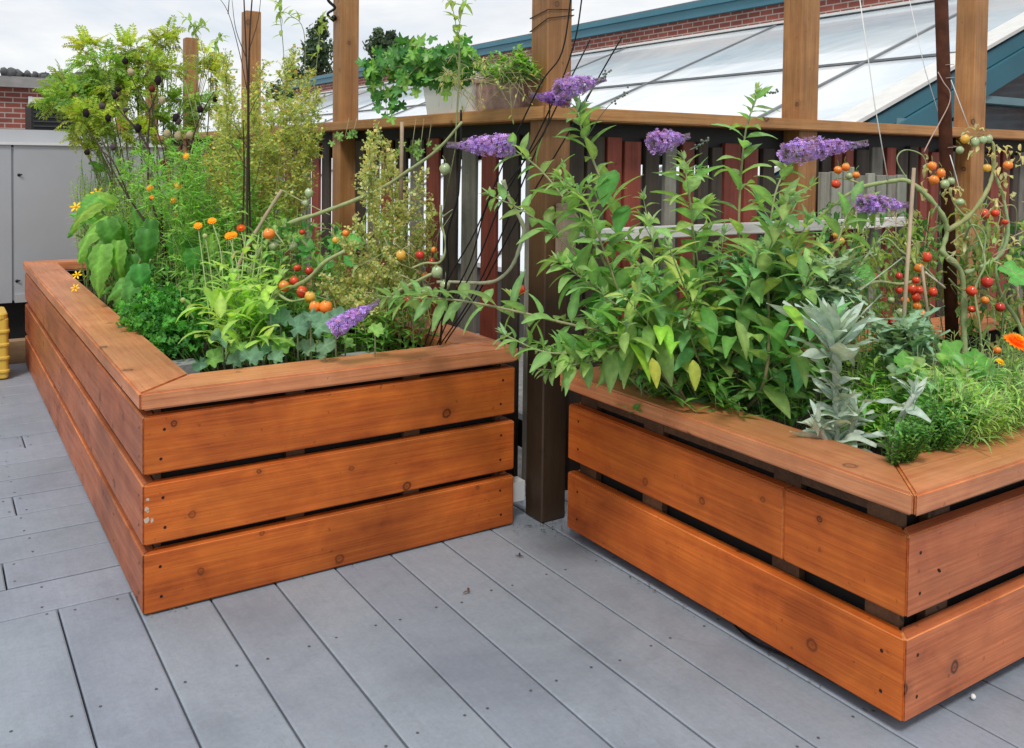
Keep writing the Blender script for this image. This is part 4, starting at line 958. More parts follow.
# black hoops between the planters
hp = [
 [(425, 344, 2.62), (447, 282, 2.62), (475, 232, 2.6), (505, 160, 2.55), (540, 85, 2.5), (562, 52, 2.5), (572, -10, 2.5)],
 [(437, 345, 2.66), (455, 305, 2.66), (480, 255, 2.62), (500, 205, 2.6), (527, 155, 2.56), (556, 95, 2.5), (575, 40, 2.5), (583, -10, 2.5)],
 [(440, 345, 2.68), (470, 300, 2.68), (497, 245, 2.62), (530, 165, 2.56), (550, 120, 2.55), (590, 40, 2.6)],
 [(445, 343, 2.7), (480, 290, 2.7), (520, 215, 2.64), (570, 130, 2.62), (600, 75, 2.62), (622, 37, 2.62)],
 [(430, 345, 2.64), (445, 310, 2.64), (470, 262, 2.6), (487, 205, 2.6), (506, 185, 2.6), (545, 130, 2.6), (550, 95, 2.6)]]
labs = ['black plant support rod rising along the left side of the bundle', 'black plant support rod bending right across the corner post', 'black plant support rod leaning behind the purple flower on the rail', 'outermost right black rod of the bundle, ending over the skylight', 'short black rod of the bundle that ends under the purple flower']
for q, l_ in zip(hp, labs): rod('support_rod', l_, 'rod', px_path(q, 6), .0024, 'black_metal', 'black rods fanning up between the planters', n=6)
rod('support_rod', 'wavy vertical black rod hanging in front of the left fence pickets', 'rod', px_path([(461, 110, 2.6), (461, 140, 2.6), (459, 180, 2.6), (457, 200, 2.6), (447, 235, 2.6), (448, 265, 2.6), (445, 293, 2.6), (440, 345, 2.66)], 5), .0034, 'black_metal', n=6)
def wrap(name, label, z, tilt, m='black_metal'):
    x0, y0, s = FX-.003, FY-.003, .096; pts = [V((x0, y0+s, z+tilt)), V((x0, y0, z)), V((x0+s, y0, z-tilt*.6)), V((x0+s, y0+s, z)), V((x0, y0+s, z+tilt))]
    g = MB(); g.tube(pts, .0016, .0016, (1, 1, 1), 5); tag(g.build(name, M[m]), label, 'wire')
wrap('wire_wrap', 'upper black wire wrapped round the corner post', W(541, 4, 2.6).z, -.015); wrap('wire_wrap', 'lower black wire wrapped aslant round the corner post', W(541, 13, 2.6).z, -.03)
t = thing('hanging_hook', 'black wrought iron hook fixed high on the fence post behind the long planter', 'hook', on(334, 10, X=FX-.01))
g = MB(); q = on(334, 8, X=FX-.012); g.tube(bezier([q+V((0, 0, .12)), q+V((-.03, 0, .04)), q+V((.0, -.01, .0)), q+V((-.03, 0, -.03)), q+V((0, 0, -.06))], 6), .007, .006, (1, 1, 1), 6)
g.ball(q+V((0, 0, -.045)), .014, (1, 1, 1), 7, 5); g.build('hook', M['black_metal'], t)
# ================================================================== PLANTS OF THE LONG PLANTER
# feathery yellow green shrub with pinnate fronds
t = thing('feathery_shrub', 'tall yellow green shrub with fine feathery fronds at the far left of the long planter', 'shrub', (.85, 4.3, .41))
st = MB(); lf = MB()
def frond(p, d, ln, c, n=7, lw=.5):
    d = d.normalized(); s, u = dirs(d); s = Quaternion(d, R.uniform(-1, 1)) @ s; q = p; dd = d; drp = R.uniform(.4, 1.2)
    pts = [q]
    for k in range(n):
        q = q+dd*(ln/n); dd = (dd+V((0, 0, -drp/n*.8))).normalized(); pts.append(q); l_ = ln*.42*(1-.5*k/n)
        for sg in (1, -1):
            e = (s*sg+dd*.5+rv(.12)).normalized(); w = s.cross(d); cc = jit(c, .2, .05)
            a = lf.vert(q, cc); b = lf.vert(q+e*l_*.5+dd*l_*lw*.5, cc); m_ = lf.vert(q+e*l_+V((0, 0, -l_*.15)), cc); b2 = lf.vert(q+e*l_*.5-dd*l_*lw*.5, cc); lf.face(a, b, m_, b2)
    e = dd; a = lf.vert(q, c); b = lf.vert(q+e*ln*.12+s*ln*.05, c); m_ = lf.vert(q+e*ln*.25, c); b2 = lf.vert(q+e*ln*.12-s*ln*.05, c); lf.face(a, b, m_, b2)
    st.tube([pts[0], pts[n//2], pts[-1]], .0012, .0006, tuple(x*.7 for x in c), 3)
CR = [(75, 92, 3.9, .09), (58, 98, 3.9, .06), (105, 62, 4.0, .10), (128, 45, 4.1, .08), (120, 88, 4.0, .11), (88, 112, 3.85, .09), (148, 62, 4.1, .09), (90, 42, 4.1, .05), (98, 80, 4.0, .09), (162, 38, 4.3, .05), (172, 66, 4.3, .06), (205, 52, 4.4, .05), (212, 70, 4.4, .05), (185, 95, 4.2, .07), (112, 122, 3.9, .08), (150, 110, 4.1, .07), (66, 80, 4.0, .04), (178, 118, 4.2, .06), (208, 100, 4.2, .05), (168, 28, 4.3, .03), (62, 72, 4.0, .02), (135, 72, 4.1, .08), (84, 130, 3.9, .06), (140, 130, 4.0, .06)]
for (x, y, d, r) in CR:
    c_ = W(x, y, d); b0 = V((.85+R.uniform(-.08, .08), 4.2+R.uniform(-.15, .15), .42)); path = bezier([b0, b0.lerp(c_, .55)+rv(.02), c_], 6); st.tube(path, .005, .002, (.20, .20, .10), 5)
    yel = R.uniform(0, 1)
    for k in range(int(52*(r/.1)**1.7)+10):
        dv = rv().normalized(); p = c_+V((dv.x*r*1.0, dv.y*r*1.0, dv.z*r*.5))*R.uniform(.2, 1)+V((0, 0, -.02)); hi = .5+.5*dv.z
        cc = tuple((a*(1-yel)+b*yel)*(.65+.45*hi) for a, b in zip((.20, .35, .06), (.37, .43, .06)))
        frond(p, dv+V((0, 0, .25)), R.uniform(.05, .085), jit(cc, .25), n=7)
    for k in range(4): q = c_+rv(r*.5); st.tube([along(path, .75)[0], q], .002, .001, (.22, .24, .09), 4)
st.build('stems', M['stem'], t); lf.build('foliage', M['leaf'], t)

# wispy asparagus-like plumes
def wisp(name, label, spots, c, cs, nb=46, ln=.03, root=None, wid=.0016, dots=None):
    t = thing(name, label, 'plant', root); st = MB(); lf = MB()
    for (x, y, d, r, h) in spots:
        top = W(x, y, d); b0 = V((root.x+R.uniform(-.12, .12), root.y+R.uniform(-.12, .12), .42)); path = bezier([b0, b0.lerp(top, .5)+rv(.03), top], 8); st.tube(path, .0028, .001, jit(cs, .2), 4)
        L_ = (top-b0).length; t0 = max(.1, 1-h/L_)
        for k in range(nb):
            tt = t0+(1-t0)*(k+R.random())/nb; p, dd = along(path, min(.999, tt)); rr = r*(1-.6*((tt-t0)/(1-t0))**2)*R.uniform(.4, 1.1)
            e = (rv(1)+V((0, 0, .7))+dd*.5).normalized(); q = p+e*rr; mid = p.lerp(q, .5)+V((0, 0, -.006)); st.tube([p, mid, q], .0009, .0005, jit(cs, .2), 3)
            for j in range(13):
                s = R.uniform(.25, 1.05); o_ = p.lerp(q, s); v = (rv(.8)+e*.6+V((0, 0, .3))).normalized(); l_ = ln*R.uniform(.4, 1.1); w_ = v.orthogonal().normalized()*wid; cc = jit(c, .3, .08)
                lf.face(lf.vert(o_-w_, cc), lf.vert(o_+w_, cc), lf.vert(o_+v*l_+V((0, 0, -.004)), cc))
                if dots and R.random() < dots[0]:
                    z = o_+v*l_; u = rv().normalized(); w2 = u.orthogonal().normalized(); q_ = dots[1]*R.uniform(.6, 1.3); u2 = u.cross(w2); cd = jit(dots[2] if R.random() < .75 else dots[3], .3, .08)
                    lf.face(lf.vert(z-w2*q_, cd), lf.vert(z-u2*q_, cd), lf.vert(z+w2*q_, cd), lf.vert(z+u2*q_, cd))
    st.build('stems', M['stem'], t); lf.build('foliage', M['leaf'], t); return t
wisp('asparagus_plant', 'tall hazy yellow green plant with thread fine foliage in front of the left fence posts',
     [(x+R.uniform(-8, 8), y+R.uniform(-10, 10), R.uniform(3.2, 3.75), .075, .34) for x, y in ((210, 95), (225, 70), (240, 105), (255, 60), (268, 85), (285, 55), (300, 80), (315, 70), (235, 130), (262, 120), (290, 115), (312, 110), (325, 130), (305, 140), (280, 150), (250, 155), (225, 160), (290, 48), (225, 60), (215, 130), (322, 95), (300, 160), (235, 180), (265, 185), (290, 190), (310, 150), (205, 165), (275, 100), (220, 115), (255, 90), (300, 100))],
     (.32, .38, .10), (.30, .29, .11), nb=30, ln=.034, wid=.0025, root=V((1.05, 3.35, .41)), dots=(.5, .0058, (.36, .41, .10), (.44, .34, .10)))
wisp('green_fennel', 'soft mid green feathery herb filling the middle of the long planter', [(x, y, R.uniform(3.1, 3.7), .09, .4) for x, y in ((150, 160), (175, 150), (200, 150), (220, 165), (190, 180), (230, 190), (170, 185), (210, 200), (250, 200), (275, 205), (240, 150), (185, 165), (140, 150), (165, 140), (195, 130), (130, 180), (210, 140), (155, 185), (120, 165), (225, 215), (160, 205), (290, 215))],
     (.20, .40, .07), (.20, .32, .09), nb=34, ln=.038, root=V((.95, 3.3, .41)), wid=.0026)
# coriander gone to seed: olive seed heads
wisp('seeding_coriander', 'airy olive yellow herb gone to seed in front of the left fence pickets', [(x+R.uniform(-5, 5), y+R.uniform(-6, 6), R.uniform(2.65, 3.0), .055, .2) for x, y in
     ((365, 140), (380, 135), (395, 150), (372, 160), (388, 175), (405, 185), (425, 170), (375, 195), (395, 205), (415, 215), (432, 195), (360, 225), (380, 230), (400, 235), (345, 245), (365, 255), (385, 258), (350, 275), (370, 280), (390, 275), (335, 265), (355, 292), (375, 300), (340, 285), (410, 250), (420, 235), (435, 215), (325, 280), (372, 148), (386, 158), (400, 225), (378, 270), (360, 262), (345, 300), (395, 250))],
     (.34, .40, .13), (.36, .36, .14), nb=20, ln=.018, root=V((1.3, 2.75, .41)), dots=(.95, .0048, (.42, .45, .17), (.50, .46, .22)))

# dense low foliage of the long planter
PR = V((.8, 3.4, .41))
bushy('leafy_undergrowth', 'shaded green leafy mass low in the middle of the long planter', 'plant',
      [(x, y, d, .085) for x, y, d in ((165, 250, 3.5), (175, 240, 3.4), (200, 250, 3.3), (225, 250, 3.2), (250, 260, 3.1), (170, 265, 3.3), (195, 280, 3.0), (230, 285, 2.9), (260, 290, 2.8), (285, 270, 3.0), (310, 285, 2.9), (300, 310, 2.75), (340, 310, 2.8), (160, 215, 3.8), (185, 215, 3.6), (270, 230, 3.2), (300, 230, 3.2), (330, 250, 3.1), (370, 320, 2.75), (400, 310, 2.8))], 13, 13, .05, .018, (.13, .29, .055), root=PR)
bushy('cosmos_foliage', 'fine leaved bright green plants between the squash and the asparagus', 'plant',
      [(x, y, d, .09) for x, y, d in ((95, 165, 4.1), (85, 185, 4.1), (110, 200, 3.8), (125, 150, 4.0), (140, 200, 3.8), (92, 205, 4.0), (105, 175, 4.0), (118, 195, 3.9), (130, 165, 3.9), (135, 215, 3.8), (110, 150, 4.0), (100, 215, 3.9), (150, 180, 3.9), (170, 175, 3.6), (200, 185, 3.5), (230, 200, 3.4), (190, 160, 3.6), (215, 175, 3.5), (160, 200, 3.5), (250, 190, 3.4), (275, 205, 3.3), (245, 230, 3.2), (215, 225, 3.3), (180, 200, 3.4))], 15, 16, .045, .007, (.23, .38, .075), root=V((.9, 3.8, .41)), droop=.8)

# squash
t = thing('squash_plant', 'squash with large green leaves and yellow blossoms leaning over the long planter edge', 'plant', (.62, 4.1, .41)); g = MB(); s_ = MB()
SQ = [(90, 250, 3.45, .13, (-.75, -.55, .35), (-.5, -.1, -.8), .24), (103, 282, 3.3, .12, (-.5, -.8, .4), (.0, -.1, -1), .08), (82, 225, 3.5, .10, (-.6, -.6, .5), (-.8, 0, -.6), .3), (115, 250, 3.4, .10, (-.4, -.8, .5), (.3, 0, -.8), .05), (132, 305, 3.15, .10, (-.5, -.7, .5), (-.2, -.2, -.8), 0), (145, 295, 3.15, .09, (-.2, -.9, .3), (.2, -.1, -.9), -.2), (118, 300, 3.2, .08, (-.6, -.5, .6), (-.7, 0, -.5), 0),
      (150, 260, 3.2, .09, (-.3, -.8, .4), (.1, 0, -1), -.1), (185, 265, 3.3, .09, (-.3, -.8, .4), (.1, 0, -1), -.1), (140, 235, 3.4, .09, (-.4, -.8, .4), (.3, 0, -1), 0), (98, 205, 3.6, .08, (-.6, -.5, .6), (-.7, 0, .3), .2), (100, 155, 3.9, .06, (-.2, -.5, .8), (.8, 0, -.3), .3), (160, 235, 3.6, .08, (-.3, -.8, .4), (-.3, 0, -.8), 0), (200, 275, 3.2, .08, (-.3, -.8, .5), (.3, 0, -.8), 0), (140, 330, 3.2, .06, (-.4, -.7, .5), (0, 0, -1), -.1), (213, 260, 3.25, .075, (-.4, -.8, .3), (0, 0, -1), .1), (120, 275, 3.55, .09, (-.5, -.8, .3), (.1, 0, -1), 0)]
SQ = SQ+[(x+R.uniform(-22, 22), y+R.uniform(-26, 26), d+R.uniform(0, .25), r*.8, n, f, yl*.4) for x, y, d, r, n, f, yl in SQ for _ in range(2)]
for x, y, d, r, n, f, yl in SQ:
    p = W(x, y, d); c = (.085+yl*.22, .225+yl*.16, .04); f = V(f).normalized(); bigleaf(g, p-f*r*.9+V((0, 0, .03)), f+V((-.25, -.2, .25)), r*R.uniform(1.35, 1.75), r*R.uniform(.75, 1.0), jit(c, .3, .06), V(n)+rv(.3), R.uniform(.5, 1.4), rim=tuple(q*1.5 for q in c))
    b0 = V((.65+R.uniform(-.05, .2), p.y+R.uniform(.1, .3), .42)); s_.tube(bezier([b0, b0.lerp(p, .6)+V((0, 0, .05)), p+V((.003, .006, 0))], 5), .006, .004, (.26, .38, .13), 6)
s_.build('stems', M['stem'], t); g.build('foliage', M['leaf'], t)
for x, y, d, r in ((97, 193, 3.75, .028), (76, 207, 3.8, .028), (130, 284, 3.3, .024), (77, 275, 3.7, .022), (75, 288, 3.65, .02)): marigold(t, W(x, y, d), r, (.82, .55, .03), (.75, .5, .05), rows=1, name='blossom', pet=6, n=(-.4, -.7, .6))

# curly parsley
t = thing('parsley_plant', 'dense dark green curly parsley spilling onto the left cap of the long planter', 'plant', W(165, 345, 2.9)); st = MB(); lf = MB()
for k in range(560):
    x = R.gauss(168, 17); y = R.gauss(318, 13)
    if k < 110: x = R.uniform(126, 165); y = 322+R.uniform(-7, 9)-(165-x)*.12
    x = max(124, min(204, x)); y = max(288, min(348, y)); d = 2.72+R.uniform(0, .28)+(345-y)*.004; p = W(x, y, d)
    c = jit(R.choice([(.07, .25, .035), (.10, .32, .05), (.045, .17, .03)]), .25)
    n = (V((-.3, -.5, .8))+rv(.6)).normalized()
    for j in range(3):
        broad(lf, p+rv(.012), (n+rv(.5)), rv(), R.uniform(.009, .016), c, 'round', .3, .55)
    if k % 9 == 0: st.tube([V((p.x*.5+.82*.5, p.y*.6+2.75*.4, .4)), p], .0015, .001, (.14, .3, .07), 4)
st.build('stems', M['stem'], t); lf.build('foliage', M['leaf'], t)

# calendula with tall orange flowers
t = thing('calendula_plant', 'pale green calendula with spoon shaped leaves and orange flowers on tall stalks', 'plant', W(235, 360, 2.6)); st = MB(); lf = MB()
for k in range(24):
    x = R.uniform(205, 285); y = R.uniform(225, 320)+abs(x-245)*.3; d = R.uniform(2.55, 2.95); top = W(x, y, d); b0 = W(R.uniform(215, 265), 365, 2.65); path = bezier([b0, b0.lerp(top, .55)+rv(.01), top], 5); st.tube(path, .0035, .0018, (.34, .45, .18), 5)
    n = 10
    for j in range(n):
        p, dd = along(path, .25+.75*j/n); a = j*2.4+R.random(); q = V((math.cos(a), math.sin(a), .75)).normalized(); leaf(lf, p, q, R.uniform(.05, .10), R.uniform(.018, .028), jit((.30, .47, .12), .2, .04), droop=R.uniform(.2, 1.4), fold=.2, prof='spoon', seg=5, wave=.03)
for k in range(70):
    p = W(R.uniform(205, 275), R.uniform(285, 350), R.uniform(2.45, 2.75)); leaf(lf, p, (V((-.3, -.3, .5))+rv(.6)), R.uniform(.06, .11), R.uniform(.022, .034), jit((.29, .46, .10), .2), droop=R.uniform(.3, 1.5), prof='spoon', seg=6, wave=.04)
FLW = [(198, 226, 2.8, 'o'), (212, 221, 2.8, 'o'), (233, 235, 2.8, 'o'), (205, 236, 2.75, 'c'), (241, 228, 2.85, 'r'), (183, 300, 2.7, 'c'), (229, 236, 2.8, 'o')]
for x, y, d, k in FLW:
    top = W(x, y, d); b0 = W(x+12, 320, 2.75); st.tube(bezier([b0, b0.lerp(top, .6)+rv(.008), top], 5), .0022, .0018, (.36, .48, .2), 5)
st.build('stems', M['stem'], t); lf.build('foliage', M['leaf'], t)
for x, y, d, k in FLW:
    if k == 'c': g = MB(); g.ball(W(x, y, d), .008, (.42, .45, .22), 8, 6); g.build('bud', M['petal'], t)
    else: marigold(t, W(x, y, d), .015, (.88, .34, .02) if k == 'o' else (.6, .10, .02), (.8, .45, .03), rows=2, n=(-.3, -.6, .75))

# kale seedlings along the front
t = thing('kale_plants', 'row of blue green kale leaves close behind the front cap of the long planter', 'plant', W(290, 362, 2.45)); st = MB(); lf = MB()
KL = [(222, 343, .045, 0), (212, 362, .04, 1), (240, 348, .035, 1), (250, 362, .04, 0), (280, 325, .05, 0), (297, 330, .045, 0), (285, 345, .045, 1), (318, 330, .052, 0), (325, 348, .035, 0), (305, 352, .035, 0), (335, 322, .04, 0), (345, 345, .03, 1), (262, 352, .03, 0), (235, 365, .035, 0), (200, 366, .03, 0), (375, 335, .03, 1), (275, 362, .03, 0), (310, 318, .035, 0), (270, 310, .035, 1), (320, 358, .02, 0)]
for x, y, r, w_ in KL:
    p = W(x, y-3, 2.42+R.uniform(0, .2)); n = V((-.3+R.gauss(0, .25), -.55, .7)); f = V((R.gauss(0, .6), -.3, R.uniform(-.6, .9)))
    broad(lf, p, n, f, r, jit((.14, .27, .16) if not w_ else (.2, .38, .10), .15, .03), 'kale', .15, .16)
    st.tube([V((p.x+.03, p.y+.06, .42)), p+V((.005, .01, -.02)), p], .0028, .002, (.30, .40, .26), 5)
st.build('stems', M['stem'], t); lf.build('foliage', M['leaf_soft'], t)
g = MB(); q = W(370, 347, 2.62); g.box((q.x-.05, q.y, .40), (q.x+.06, q.y+.1, .515)); o = g.build('cinder_block', M['concrete'], smooth=False); tag(o, 'grey block half hidden inside the long planter below the drooping purple flower', 'block')
g = MB(); q = W(183, 354, 2.7); g.box((q.x-.06, q.y, .40), (q.x+.05, q.y+.08, .47)); o = g.build('cinder_block', M['concrete'], smooth=False); tag(o, 'small grey block inside the long planter below the curly parsley', 'block')

# tomato plant of the long planter
tl_ = thing('tomato_plant', 'sprawling tomato plant with bare green stems reaching along the fence from the long planter', 'plant', (1.2, 2.75, .41)); ts = MB()
def ls(pts, r0, r1, c=(.34, .39, .18), c2=None): ts.tube(px_path(pts, 6), r0, r1, c, 8, c2=c2, knob=.35)
ls([(235, 300, 2.95), (240, 262, 2.95), (262, 222, 2.95), (282, 190, 2.95)], .008, .006, (.42, .34, .22))
ls([(250, 275, 2.9), (262, 248, 2.9), (287, 225, 2.85), (320, 213, 2.8), (355, 200, 2.75), (385, 186, 2.72), (405, 173, 2.68), (437, 150, 2.6), (462, 122, 2.55)], .0085, .0035)
ls([(262, 330, 2.8), (280, 296, 2.8), (307, 280, 2.75), (325, 262, 2.72), (345, 251, 2.7)], .008, .006)
ls([(275, 292, 2.75), (290, 301, 2.72), (305, 299, 2.7)], .005, .004)
ls([(316, 262, 2.9), (307, 246, 2.9), (297, 236, 2.9), (297, 222, 2.85)], .005, .004)
ls([(385, 300, 2.68), (400, 290, 2.62), (427, 276, 2.58), (433, 274, 2.58)], .005, .004)
ls([(437, 282, 2.72), (455, 282, 2.7), (480, 283, 2.66), (497, 280, 2.62), (512, 266, 2.6), (522, 240, 2.6), (523, 225, 2.6), (510, 200, 2.6), (503, 180, 2.6)], .0045, .0065, (.36, .38, .24))
ls([(441, 205, 2.7), (441, 222, 2.7), (446, 245, 2.7), (440, 262, 2.7), (425, 263, 2.7), (412, 268, 2.7)], .0045, .0035)
ls([(282, 190, 2.9), (300, 200, 2.9), (330, 215, 2.85)], .002, .0015)
for k in range(40):
    x = R.uniform(245, 440); y = R.uniform(215, 315); d = R.uniform(2.65, 3.0); ls([(x, y, d), (x+R.uniform(-18, 18), y+R.uniform(-10, 16), d), (x+R.uniform(-30, 30), y+R.uniform(-8, 38), d)], .002, .0008, jit((.34, .35, .17), .25))
ts.build('stems', M['stem'], tl_); g = MB()
for k in range(75): shriv(g, W(R.uniform(250, 430), R.uniform(215, 330), R.uniform(2.75, 3.05)), 4, .045, R.choice([(.22, .36, .10), G_MID, (.32, .34, .14), G_DARK]))
for k in range(12): broad(g, W(R.uniform(290, 360), R.uniform(235, 265), 2.9), (-.3, -.6, .6), rv(), .03, jit((.11, .33, .07), .15), 'grape', .1, .15)
g.build('foliage', M['leaf'], tl_)
for x, y, d, k, r in ((269, 234, 2.75, 'o', .019), (274, 246, 2.9, 'g', .016), (292, 246, 2.85, 'g', .018), (284, 286, 2.75, 'o', .016), (294, 281, 2.78, 'r', .016), (302, 292, 2.72, 'r', .017), (310, 297, 2.66, 'y', .018), (315, 307, 2.62, 'o', .018), (326, 307, 2.62, 'o', .019), (317, 318, 2.64, 'y', .015), (297, 268, 2.85, 'r', .013), (309, 271, 2.82, 'd', .014), (346, 233, 2.7, 'o', .010), (336, 240, 2.75, 'y', .012),
                      (401, 255, 2.6, 'y', .016), (420, 255, 2.7, 'd', .015), (437, 272, 2.56, 'g', .018), (445, 285, 2.66, 'g', .016), (427, 291, 2.6, 'g', .016), (434, 250, 2.72, 'o', .010), (309, 193, 2.8, 'g', .015), (306, 203, 2.82, 'g', .012), (462, 288, 2.7, 'r', .017), (520, 290, 2.6, 'r', .016), (445, 169, 2.62, 'g', .017), (302, 232, 2.85, 'r', .010), (432, 262, 2.72, 'd', .012), (422, 298, 2.72, 'd', .014), (408, 300, 2.74, 'd', .013), (425, 275, 2.75, 'o', .01)):
    tomato(tl_, W(x, y, d), r, k)

# dark branching plant with round dark pods
t = thing('dark_podded_plant', 'leafless plant with dark branching stems and round blackish seed pods in the long planter', 'plant', W(163, 300, 3.35)); g = MB()
def db(pts, r0=.004, r1=.0016): g.tube(px_path(pts, 5), r0, r1, BARK, 6, c2=(.07, .045, .035), knob=.2)
D = 3.35
db([(163, 305, D), (164, 275, D), (164, 245, D)], .009, .007); db([(164, 247, D), (150, 228, D), (135, 207, D), (122, 187, D), (100, 147, D), (88, 130, D)], .005); db([(164, 245, D), (158, 222, D), (149, 190, D), (148, 140, D), (149, 112, D), (135, 85, D), (127, 65, D)], .005)
db([(162, 235, D), (161, 200, D), (155, 165, D), (140, 135, D), (118, 108, D), (115, 92, D)], .004); db([(165, 246, D), (175, 234, D), (174, 215, D), (184, 175, D), (190, 150, D), (186, 137, D)], .005); db([(149, 112, D), (156, 95, D), (158, 82, D)], .003, .0014)
db([(174, 215, D), (166, 175, D), (163, 150, D), (152, 110, D), (162, 100, D)], .003, .0014); db([(130, 200, D), (115, 165, D), (100, 150, D), (88, 152, D)], .003, .0014); db([(190, 150, D), (197, 125, D), (206, 105, D), (214, 92, D)], .003, .0014); db([(150, 150, D), (138, 130, D), (125, 115, D), (125, 108, D)], .003, .0014); db([(190, 150, D), (178, 140, D), (167, 134, D)], .002)
g.build('stems', M['stem'], t)
for x, y, k in ((125, 61, 0), (131, 72, 2), (158, 80, 0), (152, 89, 3), (118, 89, 0), (115, 96, 0), (162, 100, 2), (215, 99, 0), (200, 109, 0), (178, 121, 1), (86, 113, 0), (102, 106, 1), (125, 110, 1), (87, 152, 0), (167, 134, 2), (178, 136, 2), (190, 135, 2), (163, 164, 3), (113, 147, 1), (138, 128, 0), (108, 118, 0), (176, 118, 0)):
    c = [(.028, .02, .025), (.10, .075, .08), (.42, .36, .24), (.16, .03, .03)][k]; g = MB(); p = W(x, y, D); g.ball(p, R.uniform(.0095, .014), c, 9, 7, (1, R.uniform(.8, 1), R.uniform(1, 1.35)), wob=.4)
    for j in range(5): a = j*1.26; leaf(g, p+V((0, 0, .011)), (math.cos(a), math.sin(a), 1), .009, .004, c, seg=2, droop=-.3)
    g.build('seed_pod', M['petal'], t)
for x, y, k, r in ((185, 156, 'y', .014), (178, 186, 'o', .018), (172, 200, 'y', .016), (176, 213, 'd', .014), (150, 188, 'o', .015), (160, 196, 'o', .012), (183, 195, 'o', .01)): pass
t = thing('marigold', 'cluster of orange and yellow marigold blooms among the dark stems of the long planter', 'flower', W(170, 300, 3.45)); g = MB(); MG = ((186, 156, .014, 1), (178, 186, .017, 0), (173, 200, .014, 1), (176, 214, .012, 2), (150, 188, .014, 0), (152, 197, .010, 0))
for x, y, r, k in MG: b0 = W(170, 300, 3.45); p = W(x, y, 3.3); g.tube(bezier([b0, b0.lerp(p, .6)+rv(.02), p], 5), .002, .0015, STEMG, 4)
g.build('stems', M['stem'], t)
for x, y, r, k in MG: marigold(t, W(x, y, 3.28), r, [(.88, .28, .02), (.88, .50, .06), (.45, .06, .02)][k], [(.9, .4, .03), (.9, .6, .1), (.6, .12, .02)][k], rows=4, n=(-.3, -.8, .3))

# tall thin dark twigs
t = thing('dark_stem_plant', 'tall thin dark stems with bare twiggy tops rising beside the fence post', 'plant', W(248, 300, 3.1)); g = MB()
for pts in ([(248, 300, 3.1), (247, 200, 3.1), (248, 100, 3.1), (246, 50, 3.1), (244, 0, 3.1), (243, -30, 3.1)], [(252, 300, 3.1), (249, 170, 3.12), (249, 60, 3.12), (252, 0, 3.12), (256, -30, 3.1)], [(240, 290, 3.15), (244, 180, 3.15), (243, 120, 3.1)]): g.tube(px_path(pts, 6), .0042, .0018, BARK, 6)
for pts in ([(247, 90, 3.1), (240, 55, 3.1), (228, 12, 3.1), (214, -8, 3.1)], [(228, 14, 3.1), (230, -10, 3.1)], [(247, 60, 3.1), (236, 30, 3.1), (232, 0, 3.1)], [(249, 50, 3.1), (258, 20, 3.1), (262, -15, 3.1)], [(248, 150, 3.1), (238, 130, 3.1), (226, 118, 3.1)], [(248, 200, 3.1), (256, 180, 3.1), (262, 150, 3.1)], [(247, 120, 3.1), (256, 100, 3.1), (268, 82, 3.1)], [(247, 170, 3.1), (236, 150, 3.1), (225, 140, 3.1)]): g.tube(px_path(pts, 4), .0018, .0008, (.07, .05, .035), 4)
g.build('stems', M['stem'], t)
# leafy climbing shoots above the feathery plants
def vine(label, root, shoots):
    t = thing('climbing_vine', label, 'plant', root); st = MB(); lf = MB()
    for pts in shoots:
        path = [V(root)]+px_path(pts, 6); st.tube(bezier([V(root), path[1]], 5), .0022, .002, (.24, .27, .12), 4); st.tube(path[1:], .002, .0009, (.24, .27, .12), 4)
        for k in range(16):
            p, dd = along(path[1:], .45+.55*k/16); q = (rv(.8)+V((0, 0, .1))).normalized(); leaf(lf, p, q, R.uniform(.03, .055), .017, jit((.26, .36, .10), .25), droop=.6, seg=4)
    st.build('stems', M['stem'], t); lf.build('foliage', M['leaf'], t)
vine('light green leafy shoots rising above the hazy plant just left of the fence post', (1.3, 3.6, .41), ([(290, 200, 3.5), (284, 60, 3.5), (280, 10, 3.5), (284, -10, 3.5)], [(300, 150, 3.5), (305, 40, 3.5), (290, 15, 3.5), (276, 12, 3.5)], [(310, 140, 3.5), (318, 50, 3.5), (323, 12, 3.5)]))
vine('light green leafy shoots at the top of the yellow green feathery shrub', (1.2, 4.2, .41), ([(195, 100, 4), (197, 40, 4), (190, 22, 4), (184, 17, 4)], [(200, 100, 4), (215, 48, 4), (222, 35, 4)], [(185, 80, 4), (195, 30, 4), (207, 28, 4)]))
vine('thin light green vine climbing past the pots on the rail to the top edge', (1.25, 2.5, .41), ([(455, 150, 2.65), (460, 60, 2.65), (455, 20, 2.65), (448, -10, 2.65)], [(455, 150, 2.65), (459, 60, 2.65), (458, 40, 2.65), (462, 8, 2.65), (464, -5, 2.65)]))

